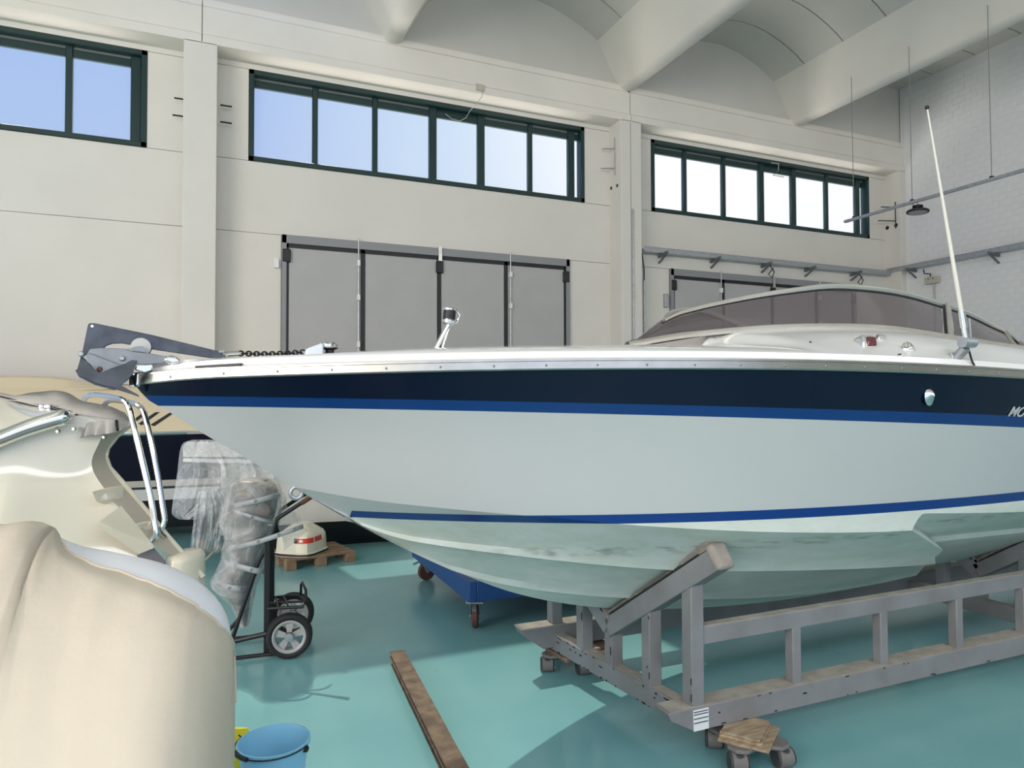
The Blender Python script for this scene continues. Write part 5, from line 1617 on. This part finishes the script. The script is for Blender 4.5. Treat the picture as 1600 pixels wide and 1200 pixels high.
# grey canvas : top and hanging flap
tops = [[(-120, 602, 3.01), (-40, 612, 3.01), (0, 621, 3.01), (40, 630, 3.0), (75, 636, 2.99), (100, 641, 2.97), (122, 647, 2.94), (150, 652, 2.93), (178, 655, 2.95), (204, 660, 3.00)],
        [(-120, 596, 3.1), (-40, 606, 3.1), (0, 614, 3.1), (40, 619, 3.1), (75, 622, 3.1), (100, 625, 3.1), (122, 632, 3.08), (150, 638, 3.08), (178, 643, 3.08), (200, 651, 3.10)],
        [(-120, 592, 3.2), (-40, 602, 3.2), (0, 618, 3.2), (30, 616, 3.2), (60, 612, 3.2), (100, 612, 3.2), (125, 624, 3.2), (150, 630, 3.2), (175, 636, 3.2), (195, 645, 3.2)]]
rows = G(tops)
rr2 = []
for r_ in rows:
    rr2.append([p + Vector((0, 0, 0.008 * noise.noise(p * 14))) for p in dens(r_, 40)])
cv = MB().grid(rr2).done('canvas_cover', CANVASG, sb_, smooth=True, solid=0.004)
flap_t = dens([D(*p) for p in [(121, 647, 2.937), (150, 652, 2.926), (178, 655, 2.946), (205, 660, 3.0)]], 40)
flap_b = dens([D(*p) for p in [(127, 684, 2.86), (143, 681, 2.87), (180, 676, 2.91), (206, 665, 2.985)]], 40)
rows = []
for k in range(9):
    t = k / 8
    row = []
    for i, (a, b_) in enumerate(zip(flap_t, flap_b)):
        row.append(a.lerp(b_, t) - FW * (0.018 * t * math.sin(i * 0.85 + 0.6 * math.sin(i * 0.33)) * (1 - i / 50)))
    rows.append(row)
MB().grid(rows).done('canvas_flap', CANVASG, cv, smooth=True, solid=0.004)
MB().tube([D(182, 657, 2.94), D(182.5, 664, 2.925), D(184, 672, 2.895)], 0.006, 6).done('zip_strip', BLACK, cv, smooth=True)
for x, y, d_ in ((91, 674, 2.815), (116, 670, 2.845), (163, 683, 2.92)):
    MB().lathe([(0.008, -0.004), (0.006, 0.008)], D(x, y, d_), -FW, 10).done('canvas_stud', STEEL, sb_)
# ladder : two bent tubes
def lad(pts, dd):
    P3 = dens([D(x, y, d + dd) for x, y, d in pts], 60)
    return MB().tube(P3, 0.0122, 10).done('ladder_rail', CHROME, sb_, smooth=True)
lad([(131, 624, 2.99), (136, 619, 2.98), (150, 617, 2.96), (180, 621, 2.93), (195, 627, 2.91), (203, 642, 2.90), (215, 690, 2.88), (226, 735, 2.87), (236, 780, 2.86), (241, 812, 2.855), (244, 835, 2.85), (236, 846, 2.85), (229, 851, 2.85)], 0)
lad([(163, 632, 3.12), (168, 627, 3.10), (178, 625, 3.08), (205, 629, 3.04), (220, 637, 3.02), (228, 655, 3.01), (238, 700, 2.99), (247, 745, 2.98), (254, 790, 2.97), (257, 812, 2.965), (253, 824, 2.96), (246, 832, 2.955)], 0)
MB().tube([D(245, 822, 2.86), D(250, 832, 2.92), D(258, 840, 2.95)], 0.010, 8).done('ladder_pivot', CHROME, sb_, smooth=True)
# stands below the hull
for (x, y, d_) in ((60, 900, 2.6), (190, 900, 2.75)):
    p = D(x, y, d_)
    MB().beam((p.x, p.y, 0), (p.x, p.y, p.z - 0.02), 0.12, 0.12, up=(0, 1, 0)).done('stand_post', PALW, sb_)

# --- foreground : small white hull under a cream cover
fb = thing('covered_boat', 'small white hull under a loose cream cover in the left foreground', 'boat', D(150, 1000, 2.0) * 1.0)
FD = 1.80
sil = [(-260, 842), (-150, 836), (-60, 832), (0, 832), (25, 829), (52, 830), (75, 840), (95, 850), (115, 857), (140, 862), (165, 866), (200, 873), (235, 880), (262, 888), (285, 898), (305, 909), (322, 921), (336, 934), (347, 948), (355, 963), (360, 980), (363, 1000), (364.5, 1030)]
XT = 366.0
silf = lin([p[0] for p in sil] + [XT], [p[1] for p in sil] + [1090])
cols = list(np.linspace(-260, 300, 40)) + list(np.linspace(305, 362, 26)) + [363, 364, 364.8, 365.4, 365.8, XT]
FA = ray(XT, 900); FA.z = 0; FA.normalize()     # the end face of the hull lies along this axis
def hw_at(x):
    u = (x + 260) / (XT + 260)
    return 0.40 * max(0.0, 1 - u ** 15) ** 0.5
NPH = 40
def body_pt(x, k, off=0.0):
    """k runs 0..1 from the far foot over the top to the near foot"""
    ztop = D(x, silf(x), FD).z
    hw = hw_at(x)
    a = math.pi * k
    ca, sa = math.cos(a), math.sin(a)
    p = 2.6 - 0.4 * min(1, max(0, (x - 120) / 240))
    if k > 0.5:
        p = 2.05; hw *= 1.9
    q = (abs(ca) ** p + abs(sa) ** p) ** (-1 / p)
    base = D(x, 900, FD); base.z = 0
    zb = 0.0
    pt = base + FA * (ca * q * hw)
    pt.z = zb + (ztop - zb) * sa * q
    if off:
        nrm = FA * ca + Vector((0, 0, 1)) * sa + RT * (0.5 * max(0, (x - 330) / 36) ** 2)
        pt += nrm.normalized() * off
    return pt
rows = [[body_pt(x, k / NPH) for k in range(NPH + 1)] for x in cols]
MB().grid(rows).done('hull_shell', RIM, fb, smooth=True, sharp=180)
# where the cover begins, as a share of the way over the top
edge_y = lin([-260, 60, 100, 150, 200, 250, 300, 335, 352, 363, XT], [700, 700, 858, 881, 896, 914, 940, 967, 984, 1000, 1010])
def pix(p):
    q = p - EYE; z = q.dot(FW)
    return 800 + F_PX * q.dot(RT) / z, 600 + F_PX * q.dot(DN) / z
_k = {}
def kst(x):
    if x not in _k:
        k = 0.26
        while k < 0.8:
            a, b_ = pix(body_pt(x, k, 0.011))
            if b_ >= edge_y(a) and k > 0.30 + (0.12 if x > 80 else 0): break
            k += 0.004
        _k[x] = k
    return _k[x]
rows = []
NC = 44
for x in cols:
    k0 = kst(x)
    row = []
    for k in range(NC + 1):
        kk = k0 + (0.985 - k0) * k / NC
        nz_ = (noise.noise(Vector((x * 0.009, kk * 3.4, 1.3))) * 0.020 + noise.noise(Vector((x * 0.024 + kk * 3, kk * 8, 5.1))) * 0.007 + 0.015) * min(1, max(0.15, (kk - 0.42) / 0.15))
        lump = 0.003 * math.exp(-((x - 50) / 45) ** 2)
        e = min(1, k / 3)
        row.append(body_pt(x, kk, 0.009 + (nz_ + 0.004) * e * (1 if x < 340 else max(0.1, (366 - x) / 26)) + lump * e))
    rows.append(row)
MB().grid(rows).done('cover', CANVAS, fb, smooth=True, sharp=180)
MB().tube([body_pt(x, kst(x), 0.011) for x in cols if x > 90], 0.004, 6).done('cover_hem', CANVAS, fb, smooth=True)

# ================================================================== SERVICES ON THE WALLS
# cable tray along the window wall and the block wall
def tray(p0, p1, out, label, n):
    t = (p1 - p0).normalized()
    root = thing('cable_tray', label, 'cable tray', (p0 + p1) / 2)
    m_ = MB()
    w, h = 0.16, 0.09
    zz = Vector((0, 0, 1))
    m_.beam(p0 + out * 0.02 + zz * 0, p1 + out * 0.02, 0.004, h); m_.beam(p0 + out * (0.02 + w), p1 + out * (0.02 + w), 0.004, h)
    m_.beam(p0 + out * (0.02 + w / 2) - zz * h / 2, p1 + out * (0.02 + w / 2) - zz * h / 2, w, 0.004)
    m_.beam(p0 + out * (0.02 + w) + zz * h / 2, p1 + out * (0.02 + w) + zz * h / 2, 0.02, 0.006)
    m_.done('tray_channel', GALV, root)
    return root, t
tb, t = tray(Vector((7.30, YW, 4.55)), Vector((13.9, YW, 4.55)), Vector((0, -1, 0)), 'galvanised cable tray on brackets above the right folding door', 6)
for x in (7.75, 9.0, 10.3, 11.5, 12.85):
    m_ = MB()
    m_.beam((x, YW, 4.46), (x, YW - 0.30, 4.50), 0.04, 0.05); m_.beam((x, YW - 0.01, 4.34), (x, YW - 0.26, 4.47), 0.03, 0.03)
    m_.done('tray_bracket', mat('bracket_steel', (0.20, 0.21, 0.22), 0.5, 0.6), tb)
MB().tube([(7.30, YW - 0.1, 4.52), (7.36, YW - 0.05, 4.38), (7.40, YW - 0.03, 4.2), (7.40, YW - 0.03, 3.95)], 0.012, 6).done('tray_cable', DARKP, tb, smooth=True)
MB().tube([(7.40, YW - 0.03, 3.98), (7.40, YW - 0.03, 0.4)], 0.016, 8).done('conduit_pipe', GALV, tb, smooth=True)
for x in (10.40, 12.95):
    MB().tube([(x, YW - 0.14, 4.48), (x + 0.10, YW - 0.16, 4.34), (x + 0.04, YW - 0.16, 4.22), (x - 0.06, YW - 0.16, 4.28), (x + 0.08, YW - 0.16, 4.42)], 0.012, 6).done('cable_loop', DARKP, tb, smooth=True)
tr2, t = tray(Vector((XR, 10.95, 4.62)), Vector((XR, 2.0, 4.62)), Vector((-1, 0, 0)), 'galvanised cable tray on brackets along the white block wall', 6)
for y in (10.35, 8.6, 6.9, 5.2):
    m_ = MB()
    m_.beam((XR, y, 4.53), (XR - 0.34, y, 4.56), 0.04, 0.05, up=(0, 0, 1)); m_.beam((XR - 0.01, y, 4.38), (XR - 0.28, y, 4.53), 0.03, 0.03)
    m_.done('tray_bracket', MATS['bracket_steel'], tr2)
# junction box under it
jp = onX(1459, 438, XR)
jb = tag(MB().box(jp + Vector((-0.05, 0, 0)), (0.10, 0.30, 0.15)).done('junction_box', BEIGE, bevel=0.012), 'beige junction box on the block wall under the cable tray', 'box')
MB().tube([jp + Vector((-0.05, 0.05, 0.07)), jp + Vector((-0.05, 0.03, 0.14)), jp + Vector((-0.07, 0.16, 0.17)), jp + Vector((-0.1, 0.16, 0.26))], 0.014, 6).done('box_cable', DARKP, jb, smooth=True)
MB().tube([jp + Vector((-0.02, -0.02, -0.07)), jp + Vector((-0.02, -0.02, -2.2))], 0.020, 8).done('conduit_pipe', GALV, jb, smooth=True)
for dy in (0.05, -0.05):
    MB().box(jp + Vector((-0.104, dy, 0.03)), (0.006, 0.03, 0.03)).done('box_screw', GREYP, jb)
# hanging trunking with three wires and the high-bay lamp
XH = 10.72
ya, yb2 = onX(1320, 343, XH), onX(1640, 259, XH)
zt = 0.5 * (ya.z + yb2.z)
yend = onX(1600, 270, XH).y - 3
tk = thing('lighting_trunking', 'thin metal trunking hung on wires before the block wall, lamp below it', 'trunking', (XH, ya.y, zt))
MB().span((XH - 0.03, yend, zt - 0.022), (XH + 0.03, ya.y, zt + 0.022)).done('trunking_bar', GALV, tk)
for px, py in ((1330, 120), (1420, 73), (1543, 8)):
    p = onX(px, py, XH - 0.02)
    MB().tube([p, (XH, p.y, zt)], 0.006, 5).done('hanging_wire', mat('wire_grey', (0.22, 0.22, 0.21), 0.6), tk)
    MB().box((XH, p.y, zt + 0.03), (0.05, 0.04, 0.04)).done('wire_clip', BLACK, tk)
lp = onX(1434, 329, XH)
lamp = thing('high_bay_lamp', 'round black high-bay lamp hanging under the metal trunking', 'lamp', lp)
MB().lathe([(0.165, -0.035), (0.172, -0.028), (0.172, -0.008), (0.150, 0.008), (0.075, 0.030), (0.070, 0.035)], lp, (0.05, 0, 1), 32).done('lamp_shade', BLACK, lamp, smooth=True, sharp=30)
MB().lathe([(0.140, -0.036), (0.001, -0.038)], lp, (0.05, 0, 1), 32).done('lamp_lens', LAMPG, lamp, smooth=True)
hs = MB()
for k in range(12):
    a = 2 * math.pi * k / 12
    hs.box(lp + Vector((0.055 * math.cos(a), 0.055 * math.sin(a), 0.055)), (0.05, 0.008, 0.06), Matrix.Rotation(a, 3, 'Z'))
hs.lathe([(0.05, 0.03), (0.05, 0.085), (0.02, 0.10)], lp, (0, 0, 1), 16)
hs.done('heat_sink', BLACK, lamp)
MB().tube([lp + Vector((0, 0, 0.095)), (lp.x, lp.y, zt - 0.023)], 0.008, 6).done('lamp_hook', STEEL, lamp, smooth=True)
MB().tube([lp + Vector((0, 0.03, 0.08)), lp + Vector((0, 0.10, 0.13)), Vector((lp.x, lp.y + 0.09, zt - 0.023))], 0.006, 6).done('lamp_cable', DARKP, lamp, smooth=True)
# bracket rods and bolt holes on the corner pilaster
q = MB().tube([(13.95, 10.72, 5.55), (13.95, 10.72, 6.15)], 0.012, 6)
q.tube([(13.95, 10.72, 6.03), (13.6, 10.8, 6.02)], 0.012, 6); q.tube([(13.95, 10.72, 5.72), (13.5, 10.8, 5.70)], 0.012, 6)
tag(q.done('steel_rod', DARKP, smooth=True), 'thin steel rod bracket standing at the corner by the block wall', 'rod')
for (px, py, w_) in ((1386.5, 356, 'left'), (1400, 352, 'right')):
    p = onX(px, py, 13.96)
    tag(MB().lathe([(0.045, -0.003), (0.045, 0.004)], p, (-1, 0, 0), 16).done('socket_hole', BLACK), '%s of two round black sockets on the corner pilaster' % w_, 'socket')
for (px, py, w_) in ((955, 294, 'left'), (964.5, 290, 'right')):
    p = onX(px, py, 6.67)
    tag(MB().lathe([(0.032, -0.003), (0.032, 0.004)], p, (-1, 0, 0), 14).done('socket_hole', BLACK), '%s of two round black sockets on the middle pilaster' % w_, 'socket')
q = MB().tube([(6.66, 10.80, 5.85), (6.66, 10.80, 6.55)], 0.010, 6)
q.tube([(6.66, 10.80, 6.35), (6.45, 10.9, 6.35)], 0.010, 6); q.tube([(6.66, 10.80, 5.98), (6.42, 10.9, 5.98)], 0.010, 6)
tag(q.done('steel_rod', GALV, smooth=True), 'thin steel rod bracket on the inner side of the middle pilaster', 'rod')
